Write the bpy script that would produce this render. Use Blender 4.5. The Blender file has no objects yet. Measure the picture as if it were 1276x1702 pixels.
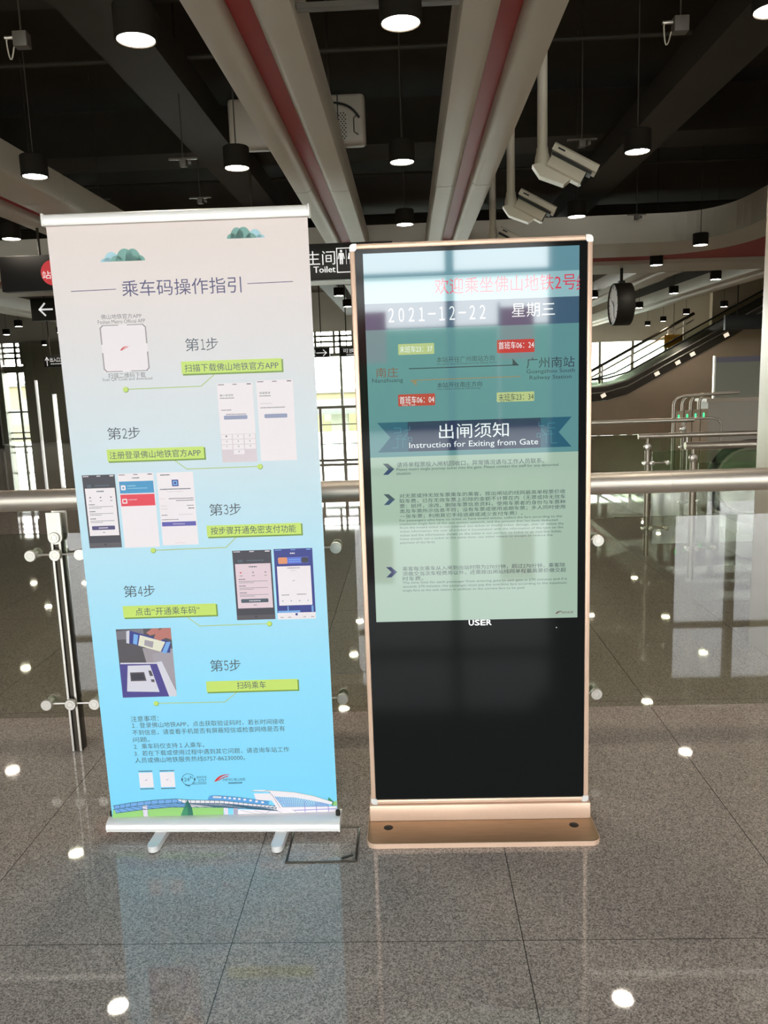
import bpy, bmesh, math, random
from mathutils import Vector, Matrix
random.seed(7)
S = bpy.context.scene
COL = S.collection
PI = math.pi

# ------------------------------------------------------------ camera, sky, exposure
cam_d = bpy.data.cameras.new('camera')
cam_d.sensor_fit = 'VERTICAL'
cam_d.sensor_height = 36.0
cam_d.lens = 1319.1 / 1702.0 * 36.0
cam_d.clip_start = 0.05
cam_d.clip_end = 500
cam = bpy.data.objects.new('camera', cam_d)
COL.objects.link(cam)
fw = Vector((-0.035258, 0.985974, -0.163131))
rt = Vector((0.998967, 0.03009, -0.034048))
up = Vector((0.028662, 0.164163, 0.986017))
cam.matrix_world = Matrix(((rt.x, up.x, -fw.x, 0), (rt.y, up.y, -fw.y, 0), (rt.z, up.z, -fw.z, 1.5616), (0, 0, 0, 1)))
S.camera = cam
S.view_settings.view_transform = 'Standard'
S.view_settings.look = 'None'
S.view_settings.gamma = 1.0
S.view_settings.use_curve_mapping = False
S.view_settings.exposure = 0.75
S.cycles.use_denoising = True
S.cycles.max_bounces = 10
S.cycles.diffuse_bounces = 5
S.cycles.glossy_bounces = 5
S.cycles.transparent_max_bounces = 24
S.cycles.caustics_reflective = False
S.cycles.caustics_refractive = False
S.cycles.sample_clamp_indirect = 6.0

SKY = 11.0
w = bpy.data.worlds.new('overcast_sky')
S.world = w
w.use_nodes = True
nt = w.node_tree
nt.nodes.clear()
tc = nt.nodes.new('ShaderNodeTexCoord')
sp = nt.nodes.new('ShaderNodeSeparateXYZ')
rp = nt.nodes.new('ShaderNodeValToRGB')
rp.color_ramp.elements[0].position = 0.0
rp.color_ramp.elements[0].color = (1.0, 0.99, 0.96, 1)
rp.color_ramp.elements[1].position = 0.7
rp.color_ramp.elements[1].color = (0.78, 0.88, 1.0, 1)
bg = nt.nodes.new('ShaderNodeBackground')
bg.inputs['Strength'].default_value = SKY
wo = nt.nodes.new('ShaderNodeOutputWorld')
nt.links.new(tc.outputs['Generated'], sp.inputs[0])
nt.links.new(sp.outputs['Z'], rp.inputs[0])
nt.links.new(rp.outputs[0], bg.inputs['Color'])
nt.links.new(bg.outputs[0], wo.inputs[0])


def portal(name, loc, rot, sx, sy):
    d = bpy.data.lights.new(name, 'AREA')
    d.shape = 'RECTANGLE'
    d.size, d.size_y = sx, sy
    d.cycles.is_portal = True
    o = bpy.data.objects.new(name, d)
    o.location = loc
    o.rotation_euler = rot
    COL.objects.link(o)


# daylight comes in through the window wall behind the camera and the far facade
portal('window_daylight', (-1, -8.3, 2.0), (PI / 2, 0, 0), 22, 4.0)
portal('facade_daylight', (-2, 25.3, 1.5), (-PI / 2, 0, 0), 26, 3.0)


# ------------------------------------------------------------ materials
def lin(c):
    c = c / 255.0
    return c / 12.92 if c <= 0.04045 else ((c + 0.055) / 1.055) ** 2.4


def rgb(r, g, b):
    return (lin(r), lin(g), lin(b), 1.0)


def mat(name, col, rough=0.5, metal=0.0, spec=0.5, emit=None, es=1.0, coat=0.0):
    m = bpy.data.materials.new(name)
    m.use_nodes = True
    b = m.node_tree.nodes['Principled BSDF']
    b.inputs['Base Color'].default_value = rgb(*col)
    b.inputs['Roughness'].default_value = rough
    b.inputs['Metallic'].default_value = metal
    b.inputs['Specular IOR Level'].default_value = spec
    b.inputs['Coat Weight'].default_value = coat
    if emit:
        b.inputs['Emission Color'].default_value = rgb(*emit)
        b.inputs['Emission Strength'].default_value = es
    return m


def noisy(name, c1, c2, scale, rough=0.5, metal=0.0, spec=0.5, stretch=(1, 1, 1), rvar=0.0):
    m = mat(name, c1, rough, metal, spec)
    n = m.node_tree
    b = n.nodes['Principled BSDF']
    t = n.nodes.new('ShaderNodeTexCoord')
    mp = n.nodes.new('ShaderNodeMapping')
    mp.inputs['Scale'].default_value = stretch
    no = n.nodes.new('ShaderNodeTexNoise')
    no.inputs['Scale'].default_value = scale
    no.inputs['Detail'].default_value = 4
    r = n.nodes.new('ShaderNodeValToRGB')
    r.color_ramp.elements[0].position = 0.3
    r.color_ramp.elements[1].position = 0.7
    r.color_ramp.elements[0].color = rgb(*c1)
    r.color_ramp.elements[1].color = rgb(*c2)
    n.links.new(t.outputs['Object'], mp.inputs[0])
    n.links.new(mp.outputs[0], no.inputs['Vector'])
    n.links.new(no.outputs['Fac'], r.inputs[0])
    n.links.new(r.outputs[0], b.inputs['Base Color'])
    if rvar:
        mr = n.nodes.new('ShaderNodeMapRange')
        mr.inputs['To Min'].default_value = rough - rvar
        mr.inputs['To Max'].default_value = rough + rvar
        n.links.new(no.outputs['Fac'], mr.inputs[0])
        n.links.new(mr.outputs[0], b.inputs['Roughness'])
    return m


def granite():
    m = mat('speckled_granite', (110, 108, 104), 0.09, 0, 0.5)
    n = m.node_tree
    b = n.nodes['Principled BSDF']
    t = n.nodes.new('ShaderNodeTexCoord')
    v = n.nodes.new('ShaderNodeTexVoronoi')
    v.inputs['Scale'].default_value = 270
    v2 = n.nodes.new('ShaderNodeTexNoise')
    v2.inputs['Scale'].default_value = 330
    v2.inputs['Detail'].default_value = 3
    big = n.nodes.new('ShaderNodeTexNoise')
    big.inputs['Scale'].default_value = 0.8
    big.inputs['Detail'].default_value = 3
    for x in (v, v2, big):
        n.links.new(t.outputs['Object'], x.inputs['Vector'])
    sepc = n.nodes.new('ShaderNodeSeparateColor')
    n.links.new(v.outputs['Color'], sepc.inputs[0])
    mx = n.nodes.new('ShaderNodeMath')
    mx.operation = 'MULTIPLY_ADD'
    mx.inputs[1].default_value = 0.55
    n.links.new(sepc.outputs[0], mx.inputs[0])
    half = n.nodes.new('ShaderNodeMath')
    half.operation = 'MULTIPLY'
    half.inputs[1].default_value = 0.5
    n.links.new(v2.outputs['Fac'], half.inputs[0])
    n.links.new(half.outputs[0], mx.inputs[2])
    r = n.nodes.new('ShaderNodeValToRGB')
    e = r.color_ramp.elements
    e[0].position = 0.18
    e[0].color = rgb(104, 97, 91)
    e[1].position = 0.85
    e[1].color = rgb(216, 203, 192)
    k = r.color_ramp.elements.new(0.45)
    k.color = rgb(163, 152, 143)
    n.links.new(mx.outputs[0], r.inputs[0])
    # thin dark joints between the slabs, one every 0.823 m across and 1.647 m along
    sx = n.nodes.new('ShaderNodeSeparateXYZ')
    n.links.new(t.outputs['Object'], sx.inputs[0])

    def joint(sock, off, period, half_w):
        a = n.nodes.new('ShaderNodeMath'); a.operation = 'ADD'; a.inputs[1].default_value = off + 40 * period
        n.links.new(sock, a.inputs[0])
        c = n.nodes.new('ShaderNodeMath'); c.operation = 'PINGPONG'; c.inputs[1].default_value = period / 2
        n.links.new(a.outputs[0], c.inputs[0])
        d = n.nodes.new('ShaderNodeMath'); d.operation = 'LESS_THAN'; d.inputs[1].default_value = half_w
        n.links.new(c.outputs[0], d.inputs[0])
        return d.outputs[0]
    j1 = joint(sx.outputs['X'], 0.5464, 0.8233, 0.0014)
    j2 = joint(sx.outputs['Y'], -2.0097, 1.6466, 0.0012)
    jm = n.nodes.new('ShaderNodeMath'); jm.operation = 'MAXIMUM'
    n.links.new(j1, jm.inputs[0]); n.links.new(j2, jm.inputs[1])
    mix = n.nodes.new('ShaderNodeMix'); mix.data_type = 'RGBA'
    mix.inputs['B'].default_value = rgb(70, 67, 61)
    n.links.new(jm.outputs[0], mix.inputs['Factor'])
    n.links.new(r.outputs[0], mix.inputs['A'])
    n.links.new(mix.outputs['Result'], b.inputs['Base Color'])
    mr = n.nodes.new('ShaderNodeMapRange')
    mr.inputs['To Min'].default_value = 0.012
    mr.inputs['To Max'].default_value = 0.045
    n.links.new(big.outputs['Fac'], mr.inputs[0])
    n.links.new(mr.outputs[0], b.inputs['Roughness'])
    return m


def clear_glass(name, tint, ior=1.7):
    m = bpy.data.materials.new(name)
    m.use_nodes = True
    n = m.node_tree
    n.nodes.clear()
    out = n.nodes.new('ShaderNodeOutputMaterial')
    tr = n.nodes.new('ShaderNodeBsdfTransparent'); tr.inputs[0].default_value = tint + (1,)
    gl = n.nodes.new('ShaderNodeBsdfGlossy'); gl.inputs['Roughness'].default_value = 0.0
    fr = n.nodes.new('ShaderNodeFresnel'); fr.inputs['IOR'].default_value = ior
    geo = n.nodes.new('ShaderNodeNewGeometry')
    inv = n.nodes.new('ShaderNodeMath'); inv.operation = 'SUBTRACT'; inv.inputs[0].default_value = 1.0
    n.links.new(geo.outputs['Backfacing'], inv.inputs[1])
    mu = n.nodes.new('ShaderNodeMath'); mu.operation = 'MULTIPLY'
    n.links.new(fr.outputs[0], mu.inputs[0]); n.links.new(inv.outputs[0], mu.inputs[1])
    mix = n.nodes.new('ShaderNodeMixShader')
    n.links.new(mu.outputs[0], mix.inputs[0]); n.links.new(tr.outputs[0], mix.inputs[1]); n.links.new(gl.outputs[0], mix.inputs[2])
    n.links.new(mix.outputs[0], out.inputs[0])
    return m


M = {}
M['floor'] = granite()
M['deck'] = noisy('black_painted_soffit', (62, 55, 46), (70, 62, 52), 2.0, 0.8, 0, 0.2)
M['duct'] = noisy('black_painted_duct', (58, 52, 44), (66, 59, 50), 3.0, 0.6, 0, 0.3)
M['beam'] = noisy('warm_grey_panel', (202, 193, 178), (208, 200, 186), 1.2, 0.45, 0, 0.4)
M['beam_red'] = mat('dark_red_panel', (168, 52, 54), 0.5, 0, 0.4)
M['column'] = noisy('beige_column_cladding', (204, 190, 174), (212, 199, 184), 1.0, 0.35, 0, 0.4)
M['brown'] = noisy('brown_stone_wall', (190, 170, 146), (204, 184, 160), 1.5, 0.35, 0, 0.4)
M['greywall'] = noisy('grey_wall_panel', (190, 184, 172), (198, 192, 180), 1.0, 0.5)
M['darkwall'] = noisy('dark_grey_wall', (70, 68, 62), (84, 81, 74), 1.0, 0.5)
M['steel'] = noisy('brushed_stainless_steel', (206, 196, 184), (214, 205, 194), 30, 0.46, 0.9, 0.5, (1, 40, 40), 0.04)
M['steel_polish'] = mat('polished_stainless_steel', (222, 216, 208), 0.34, 0.85)
M['steel_dark'] = mat('dark_steel', (72, 66, 58), 0.35, 0.8)
M['glass'] = clear_glass('railing_glass', (0.80, 0.82, 0.77))
M['glass_far'] = clear_glass('clear_glass', (0.86, 0.90, 0.86), 1.5)
M['frame_dark'] = mat('dark_bronze_frame', (126, 122, 106), 0.4, 0.1)
M['silver'] = noisy('anodised_aluminium', (232, 229, 227), (240, 238, 236), 20, 0.4, 0.25, 0.5, (1, 60, 60))
M['gold'] = noisy('rose_gold_aluminium', (236, 200, 174), (244, 210, 186), 40, 0.38, 0.35, 0.5, (60, 60, 1), 0.03)
M['gold_flat'] = noisy('bronze_painted_plate', (160, 130, 98), (170, 140, 108), 12, 0.38, 0.45, 0.5, (1, 8, 8))
M['black_glass'] = mat('black_glass', (24, 26, 26), 0.08, 0, 0.08)
M['black'] = mat('black_plastic', (38, 36, 33), 0.55, 0, 0.3)
M['lamp_body'] = mat('dark_lamp_housing', (40, 36, 31), 0.8, 0, 0.1)
M['dull_plastic'] = mat('dull_grey_plastic', (92, 85, 76), 0.5)
M['grey_plastic'] = mat('grey_beige_plastic', (158, 147, 134), 0.45)
M['rubber'] = mat('black_rubber', (16, 16, 16), 0.55)
M['white_plastic'] = mat('white_plastic', (206, 196, 178), 0.4)
M['sign_black'] = mat('matt_charcoal_sign', (44, 42, 41), 0.45, 0, 0.3)
M['sign_white'] = mat('sign_white', (225, 222, 220), 0.5, emit=(255, 255, 255), es=0.35)
M['sign_red'] = mat('sign_red', (205, 60, 66), 0.5, emit=(220, 60, 66), es=0.25)
M['yellow'] = mat('yellow_sign', (236, 170, 30), 0.5)
M['lamp_glow'] = mat('lamp_diffuser', (255, 255, 255), 0.5, emit=(255, 244, 224), es=80.0)
M['green_led'] = mat('green_indicator', (20, 120, 60), 0.4, emit=(40, 235, 120), es=2.0)
M['clockface'] = mat('clock_face_white', (244, 242, 240), 0.5)
M['paper'] = mat('pale_screen', (150, 152, 140), 0.4)
M['concrete'] = noisy('pale_paving', (150, 146, 136), (160, 156, 146), 0.3, 0.8)
M['ext_a'] = noisy('ochre_facade', (112, 100, 72), (122, 110, 82), 0.6, 0.7)
M['ext_b'] = noisy('grey_facade', (92, 92, 88), (104, 103, 98), 0.6, 0.7)
M['leaf'] = noisy('hedge_leaves', (52, 84, 40), (78, 110, 58), 4.0, 0.7)
M['ext_red'] = mat('red_banner_cloth', (190, 44, 44), 0.6)


# ------------------------------------------------------------ mesh builder
class MB:
    def __init__(self):
        self.v, self.f, self.m, self.s = [], [], [], []

    def add(self, vs, fs, mi=0, smooth=False):
        o = len(self.v)
        self.v += [tuple(v) for v in vs]
        for f in fs:
            self.f.append(tuple(i + o for i in f))
            self.m.append(mi)
            self.s.append(smooth)
        return self

    def box(self, lo, hi, mi=0, bev=0.0, R=None, seg=2):
        bm = bmesh.new()
        bmesh.ops.create_cube(bm, size=1.0)
        sx, sy, sz = (hi[i] - lo[i] for i in range(3))
        c = [(hi[i] + lo[i]) / 2 for i in range(3)]
        for v in bm.verts:
            v.co = Vector((v.co.x * sx, v.co.y * sy, v.co.z * sz))
        if bev > 0:
            bmesh.ops.bevel(bm, geom=bm.edges[:], offset=min(bev, 0.45 * min(sx, sy, sz)), segments=seg, affect='EDGES', profile=0.5)
        for v in bm.verts:
            p = R @ v.co if R else v.co
            v.co = p + Vector(c)
        bm.verts.index_update()
        self.add([v.co for v in bm.verts], [[v.index for v in f.verts] for f in bm.faces], mi, False)
        bm.free()
        return self

    def cyl(self, a, b, r, n=16, r2=None, mi=0, cap=True):
        a, b = Vector(a), Vector(b)
        r2 = r if r2 is None else r2
        d = (b - a).normalized()
        u = d.orthogonal().normalized()
        v = d.cross(u)
        vs = []
        for (p, q) in ((a, r), (b, r2)):
            for i in range(n):
                t = 2 * PI * i / n
                vs.append(p + u * math.cos(t) * q + v * math.sin(t) * q)
        self.add(vs, [(i, (i + 1) % n, n + (i + 1) % n, n + i) for i in range(n)], mi, True)
        if cap:
            self.add(vs[:n][::-1], [tuple(range(n))], mi)
            self.add(vs[n:], [tuple(range(n))], mi)
        return self

    def tube(self, pts, r, n=10, mi=0, closed=False):
        P = [Vector(p) for p in pts]
        k = len(P)
        rings = []
        ref = None
        for i in range(k):
            a = P[(i - 1) % k] if (closed or i > 0) else P[i]
            b = P[(i + 1) % k] if (closed or i < k - 1) else P[i]
            t = (b - a).normalized()
            if ref is None:
                ref = t.orthogonal().normalized()
            ref = (ref - t * ref.dot(t)).normalized()
            v = t.cross(ref)
            rings.append([P[i] + ref * math.cos(2 * PI * j / n) * r + v * math.sin(2 * PI * j / n) * r for j in range(n)])
        vs = [p for ring in rings for p in ring]
        fs = []
        for i in range(k if closed else k - 1):
            i2 = (i + 1) % k
            for j in range(n):
                j2 = (j + 1) % n
                fs.append((i * n + j, i * n + j2, i2 * n + j2, i2 * n + j))
        self.add(vs, fs, mi, True)
        if not closed:
            self.add(rings[0][::-1], [tuple(range(n))], mi)
            self.add(rings[-1], [tuple(range(n))], mi)
        return self

    def prism(self, poly, d0, d1, axis='z', mi=0):
        """extrude a 2-D outline; axis z: (x,y)->z, y: (x,z)->y, x: (y,z)->x"""
        def P(p, d):
            return (p[0], p[1], d) if axis == 'z' else ((p[0], d, p[1]) if axis == 'y' else (d, p[0], p[1]))
        n = len(poly)
        vs = [P(p, d0) for p in poly] + [P(p, d1) for p in poly]
        fs = [tuple(range(n))[::-1], tuple(range(n, 2 * n))]
        fs += [(i, (i + 1) % n, n + (i + 1) % n, n + i) for i in range(n)]
        bm = bmesh.new()
        bv = [bm.verts.new(v) for v in vs]
        for f in fs:
            bm.faces.new([bv[i] for i in f])
        bmesh.ops.recalc_face_normals(bm, faces=bm.faces[:])
        bm.verts.index_update()
        self.add([v.co for v in bm.verts], [[v.index for v in f.verts] for f in bm.faces], mi)
        bm.free()
        return self

    def strip(self, a, b, z0, z1, mi=0):
        """solid between two curves with the same number of points"""
        for i in range(len(a) - 1):
            self.prism([a[i], a[i + 1], b[i + 1], b[i]], z0, z1, 'z', mi)
        return self

    def lathe(self, prof, c, axis='z', n=24, mi=0):
        vs = []
        for (r, h) in prof:
            for i in range(n):
                t = 2 * PI * i / n
                p = (r * math.cos(t), r * math.sin(t), h)
                if axis == 'x':
                    p = (h, r * math.cos(t), r * math.sin(t))
                if axis == 'y':
                    p = (r * math.cos(t), h, r * math.sin(t))
                vs.append(Vector(p) + Vector(c))
        fs = []
        for k in range(len(prof) - 1):
            for i in range(n):
                fs.append((k * n + i, k * n + (i + 1) % n, (k + 1) * n + (i + 1) % n, (k + 1) * n + i))
        self.add(vs, fs, mi, True)
        return self

    def build(self, name, mats, parent=None, loc=(0, 0, 0), rot=(0, 0, 0)):
        me = bpy.data.meshes.new(name)
        me.from_pydata(self.v, [], self.f)
        for m in (mats if isinstance(mats, (list, tuple)) else [mats]):
            me.materials.append(m)
        me.polygons.foreach_set('material_index', self.m)
        me.polygons.foreach_set('use_smooth', self.s)
        me.set_sharp_from_angle(angle=math.radians(38))
        me.update()
        o = bpy.data.objects.new(name, me)
        COL.objects.link(o)
        o.location = loc
        o.rotation_euler = rot
        if parent:
            o.parent = parent
        return o


def fix(o):
    bm = bmesh.new()
    bm.from_mesh(o.data)
    bmesh.ops.recalc_face_normals(bm, faces=bm.faces[:])
    bm.to_mesh(o.data)
    bm.free()
    o.data.set_sharp_from_angle(angle=math.radians(38))
    return o


def tag(o, label=None, cat=None, group=None, kind=None):
    if label: o['label'] = label
    if cat: o['category'] = cat
    if group: o['group'] = group
    if kind: o['kind'] = kind
    return o


def thing(name, label, cat, loc=(0, 0, 0), rz=0.0, group=None, rot=None):
    o = bpy.data.objects.new(name, None)
    o.empty_display_size = 0.1
    COL.objects.link(o)
    o.location = loc
    o.rotation_euler = rot or (0, 0, rz)
    return tag(o, label, cat, group)


def copy_tree(o, parent=None):
    c = o.copy()
    COL.objects.link(c)
    if parent:
        c.parent = parent
    for ch in [x for x in bpy.data.objects if x.parent == o]:
        copy_tree(ch, c)
    return c


_tx = {}


def text_geo(body):
    if body not in _tx:
        c = bpy.data.curves.new('lettering', 'FONT')
        c.body = body
        c.size = 1.0
        c.resolution_u = 2
        o = bpy.data.objects.new('lettering', c)
        COL.objects.link(o)
        bpy.context.view_layer.update()
        dg = bpy.context.evaluated_depsgraph_get()
        me = bpy.data.meshes.new_from_object(o.evaluated_get(dg))
        vs = [(v.co.x, v.co.y) for v in me.vertices]
        fs = [tuple(p.vertices) for p in me.polygons]
        if me.polygons and sum(p.normal.z for p in me.polygons) < 0:
            fs = [f[::-1] for f in fs]
        bpy.data.objects.remove(o)
        bpy.data.meshes.remove(me)
        bpy.data.curves.remove(c)
        _tx[body] = (vs, fs)
    return _tx[body]


class Print:
    """flat print on a panel facing -Y: u to the right and v up in millimetres from the panel's lower left corner"""
    def __init__(self, mb, y0, x_off=0.0, z_off=0.0, step=0.00015):
        self.mb, self.y0, self.xo, self.zo, self.st = mb, y0, x_off, z_off, step

    def P(self, u, v, k):
        return (u / 1000 + self.xo, self.y0 - k * self.st, v / 1000 + self.zo)

    def poly(self, pts, mi, k=1):
        a = sum(pts[i][0] * pts[(i + 1) % len(pts)][1] - pts[(i + 1) % len(pts)][0] * pts[i][1] for i in range(len(pts)))
        if a < 0:
            pts = pts[::-1]
        self.mb.add([self.P(u, v, k) for u, v in pts], [tuple(range(len(pts)))], mi)

    def rect(self, u0, v0, u1, v1, mi, k=1, r=0.0):
        if r <= 0:
            return self.poly([(u0, v0), (u1, v0), (u1, v1), (u0, v1)], mi, k)
        pts = []
        for (cx, cy, a0) in ((u1 - r, v0 + r, -90), (u1 - r, v1 - r, 0), (u0 + r, v1 - r, 90), (u0 + r, v0 + r, 180)):
            for i in range(6):
                t = math.radians(a0 + 18 * i)
                pts.append((cx + r * math.cos(t), cy + r * math.sin(t)))
        self.poly(pts, mi, k)

    def disc(self, u, v, r, mi, k=1, n=20, r_y=None):
        ry = r_y or r
        self.poly([(u + r * math.cos(2 * PI * i / n), v + ry * math.sin(2 * PI * i / n)) for i in range(n)], mi, k)

    def line(self, pts, wd, mi, k=1):
        for (a, b) in zip(pts[:-1], pts[1:]):
            d = Vector((b[0] - a[0], b[1] - a[1]))
            if d.length < 1e-6:
                continue
            n = Vector((-d.y, d.x)).normalized() * wd / 2
            e = d.normalized() * wd * 0.3
            self.poly([(a[0] - e.x - n.x, a[1] - e.y - n.y), (b[0] + e.x - n.x, b[1] + e.y - n.y), (b[0] + e.x + n.x, b[1] + e.y + n.y), (a[0] - e.x + n.x, a[1] - e.y + n.y)], mi, k)

    def text(self, body, bb, mi, k=1, keep=False):
        u0, u1, v0, v1 = bb
        vs, fs = text_geo(body)
        if not vs:
            return
        x0 = min(v[0] for v in vs); x1 = max(v[0] for v in vs)
        y0 = min(v[1] for v in vs); y1 = max(v[1] for v in vs)
        sx = (u1 - u0) / (x1 - x0)
        sy = (v1 - v0) / (y1 - y0)
        self.mb.add([self.P(u0 + (x - x0) * sx, v0 + (y - y0) * sy, k) for x, y in vs], fs, mi)


def struct(o, label=None):
    o['kind'] = 'structure'
    if label: o['label'] = label
    return o


# ------------------------------------------------------------ the hall
DECK = 4.3
struct(MB().box((-17, -8.3, -0.3), (13, 25.5, 0)).build('floor', M['floor']), 'polished speckled grey granite floor in large slabs')
struct(MB().box((-17, -8.3, DECK), (13, 25.5, DECK + 0.3)).build('ceiling', M['deck']), 'black painted open ceiling of the hall')
struct(MB().box((-17.3, -8.3, -0.3), (-17, 25.5, DECK + 0.3)).build('wall_left', M['darkwall']), 'dark grey side wall of the hall')
struct(MB().box((13, -8.3, -0.3), (13.3, 25.5, DECK + 0.3)).build('wall_right', M['brown']), 'brown stone side wall of the hall')
struct(MB().box((-400, 25.6, -6.3), (400, 400, -6.0)).build('ground', M['concrete']), 'pale paving outside beyond the far windows')
struct(MB().box((-400, -300, -0.32), (400, -8.3, -0.06)).build('ground', M['concrete']), 'pale paving outside behind the camera')

# window wall behind the camera: two broad piers, mullions and transoms
mb = MB()
for x0, x1 in ((-17, -6.9), (2.35, 4.85), (9.5, 13)):
    mb.box((x0, -8.4, 0), (x1, -8.05, DECK))
struct(mb.build('wall_behind', M['darkwall']), 'dark piers between the windows behind the camera')
mb = MB()
for x in (-5.0, -3.1, -1.2, 0.72, 5.95, 7.7):
    mb.box((x - 0.07, -8.36, 0), (x + 0.07, -8.2, DECK))
for (x0, x1) in ((-6.9, 2.35), (4.85, 9.5)):
    for z in (0.05, 3.24):
        mb.box((x0, -8.34, z - 0.05), (x1, -8.22, z + 0.05))
struct(mb.build('window_4', M['frame_dark']), 'dark window frame behind the camera')

# far facade: bulkhead, dark piers, mullions, lattice of the skylight strip and panes
mb = MB()
mb.box((3.0, 25.0, 2.5), (13, 25.3, DECK)).box((-17, 25.0, 3.12), (3.0, 25.3, DECK)).box((8.6, 25.0, 0), (13, 25.3, 2.5))
struct(mb.build('wall_far', M['greywall']), 'grey bulkhead over the far windows')
mb = MB()
for x0, x1 in ((-17, -12.7), (-12.03, -11.72), (-11.62, -11.2), (-11.06, -8.8)):
    mb.box((x0, 24.9, 0), (x1, 25.2, 3.12))
mb.box((-11.72, 24.92, 1.95), (-11.62, 25.18, 3.12))
mb.box((-11.2, 24.92, 1.5), (-11.06, 25.18, 3.12))
for x0, x1 in ((-12.78, -12.68),):
    mb.box((x0, 24.8, 0), (x1, 24.95, 3.12))
struct(mb.build('wall_far_left', M['frame_dark']), 'dark piers of the lift lobby by the far windows')
mb = MB()
mb.box((-17, 24.95, 2.2), (-8.8, 25.15, 2.4))
for x in (-12.3, -8.0, -6.0, -4.0, -2.08, 0.2, 2.2, 3.0, 5.9, 6.9, 7.9):
    mb.box((x - 0.035, 25.02, 0), (x + 0.035, 25.12, 2.5 if x > 2.5 else 3.12))
for z in (2.62, 2.78, 2.95):
    mb.box((-17, 25.02, z), (3.0, 25.12, z + 0.06))
for i in range(34):
    x = -16.8 + i * 0.58
    mb.box((x, 25.03, 2.45), (x + 0.07, 25.11, 3.12))
mb.box((-8.8, 25.02, 2.36), (3.0, 25.14, 2.46))
mb.box((-12.7, 25.02, 0.95), (-11.75, 25.08, 1.0)).box((-12.7, 25.02, 0.1), (-11.75, 25.08, 0.16)).box((-12.7, 25.02, 0.3), (-11.75, 25.08, 0.34))
struct(mb.build('window_1', M['frame_dark']), 'dark mullions and skylight lattice of the far windows')
mb = MB()
mb.box((-12.7, 25.14, 0.02), (-11.75, 25.16, 2.2)).box((-8.8, 25.14, 0.02), (3.0, 25.16, 2.36)).box((3.0, 25.14, 0.02), (8.6, 25.16, 2.5))
struct(mb.build('window_2', M['glass_far']), 'clear panes of the far windows')


# beams running away from the camera: two grey lips and a red recessed strip
def beam(x0, x1, r0, r1, ya, yb, z, label, joints=(), h=0.2):
    mb = MB()
    L = [(x0, z + h), (x0, z + 0.03), (x0 + 0.012, z + 0.004), (x0 + 0.03, z), (r0 - 0.045, z), (r0 - 0.028, z + 0.005), (r0 - 0.012, z + 0.017), (r0 - 0.003, z + 0.035), (r0, z + 0.06), (r0, z + h)]
    Rr = [(r1, z + h), (r1, z + 0.06), (r1 + 0.003, z + 0.035), (r1 + 0.012, z + 0.017), (r1 + 0.028, z + 0.005), (r1 + 0.045, z), (x1 - 0.03, z), (x1 - 0.012, z + 0.004), (x1, z + 0.03), (x1, z + h)]
    ys = [ya] + list(joints) + [yb]
    for a, b in zip(ys[:-1], ys[1:]):
        for prof in (L, Rr):
            mb.prism(prof, a + 0.006, b - 0.006, 'y')
    mb.box((x0 + 0.02, ya, z + 0.09), (x1 - 0.02, yb, z + h - 0.005))
    o = mb.build('ceiling_beam', M['beam'])
    struct(o, label)
    c = MB().box((r0 + 0.001, ya, z + 0.075), (r1 - 0.001, yb, z + 0.088)).build('red_strip', M['beam_red'], o)
    c['label'] = 'dark red strip along the middle of the beam'
    return o


BZ = 2.95
beam(-0.805, -0.385, -0.665, -0.555, -3.5, 9.05, BZ, 'grey ceiling beam with red strip over the top of the roll-up banner', (1.0, 6.15))
beam(0.235, 0.66, 0.40, 0.50, -3.5, 9.05, BZ, 'grey ceiling beam with red strip over the display kiosk', (1.0, 6.15))
beam(-3.22, -2.52, -3.06, -2.90, -3.5, 9.05, BZ, 'grey ceiling beam with red strip at the left edge', (1.0, 6.15))
beam(3.3, 3.96, 3.56, 3.70, 11.9, 24.9, BZ, 'grey ceiling beam with red strip behind the clock', (17.0,))
beam(5.05, 5.62, 5.27, 5.43, 11.9, 24.9, BZ, 'grey ceiling beam with red strip right of the clock', (17.0,))
beam(-7.1, -6.5, -6.9, -6.75, 11.9, 24.9, BZ, 'far grey ceiling beam behind the arrow sign', (17.0,))
beam(-0.9, -0.35, -0.7, -0.55, 11.9, 24.9, BZ, 'far grey ceiling beam behind the toilet sign', (17.0,))


def bez(p0, p1, p2, n=10):
    return [((1 - t) ** 2 * p0[0] + 2 * t * (1 - t) * p1[0] + t * t * p2[0], (1 - t) ** 2 * p0[1] + 2 * t * (1 - t) * p1[1] + t * t * p2[1]) for t in [i / n for i in range(n + 1)]]


outer = [(-17, 9.1)] + bez((2.85, 9.1), (3.42, 9.1), (3.42, 8.3)) + [(3.42, -3.5)]
inner = [(-17, 10.15)] + bez((2.8, 10.15), (3.87, 10.15), (3.87, 8.9)) + [(3.87, -3.5)]
red2 = [(-17, 10.85)] + bez((3.0, 10.85), (4.4, 10.95), (4.9, 10.95)) + [(4.95, -3.5)]
far2 = [(-17, 11.8)] + bez((3.0, 11.8), (4.4, 11.85), (5.3, 11.85)) + [(5.4, -3.5)]
mb = MB()
mb.strip(outer, inner, BZ, BZ + 0.3)
mb.strip(red2, far2, BZ, BZ + 0.3)
mb.strip(inner, red2, BZ + 0.1, BZ + 0.28)
o = fix(mb.build('ceiling_beam', M['beam']))
struct(o, 'wide grey crosswise ceiling beam curving towards the right column')
o2 = fix(MB().strip([(p[0], p[1] + 0.002) for p in inner], [(p[0], p[1] - 0.002) for p in red2], BZ + 0.05, BZ + 0.098).build('red_strip', M['beam_red'], o))

# column at the right
mb = MB()
mb.box((1.915, 3.72, 0), (2.75, 4.46, DECK), bev=0.01)
struct(mb.build('column', M['column']), 'beige clad square column at the right edge')

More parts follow.
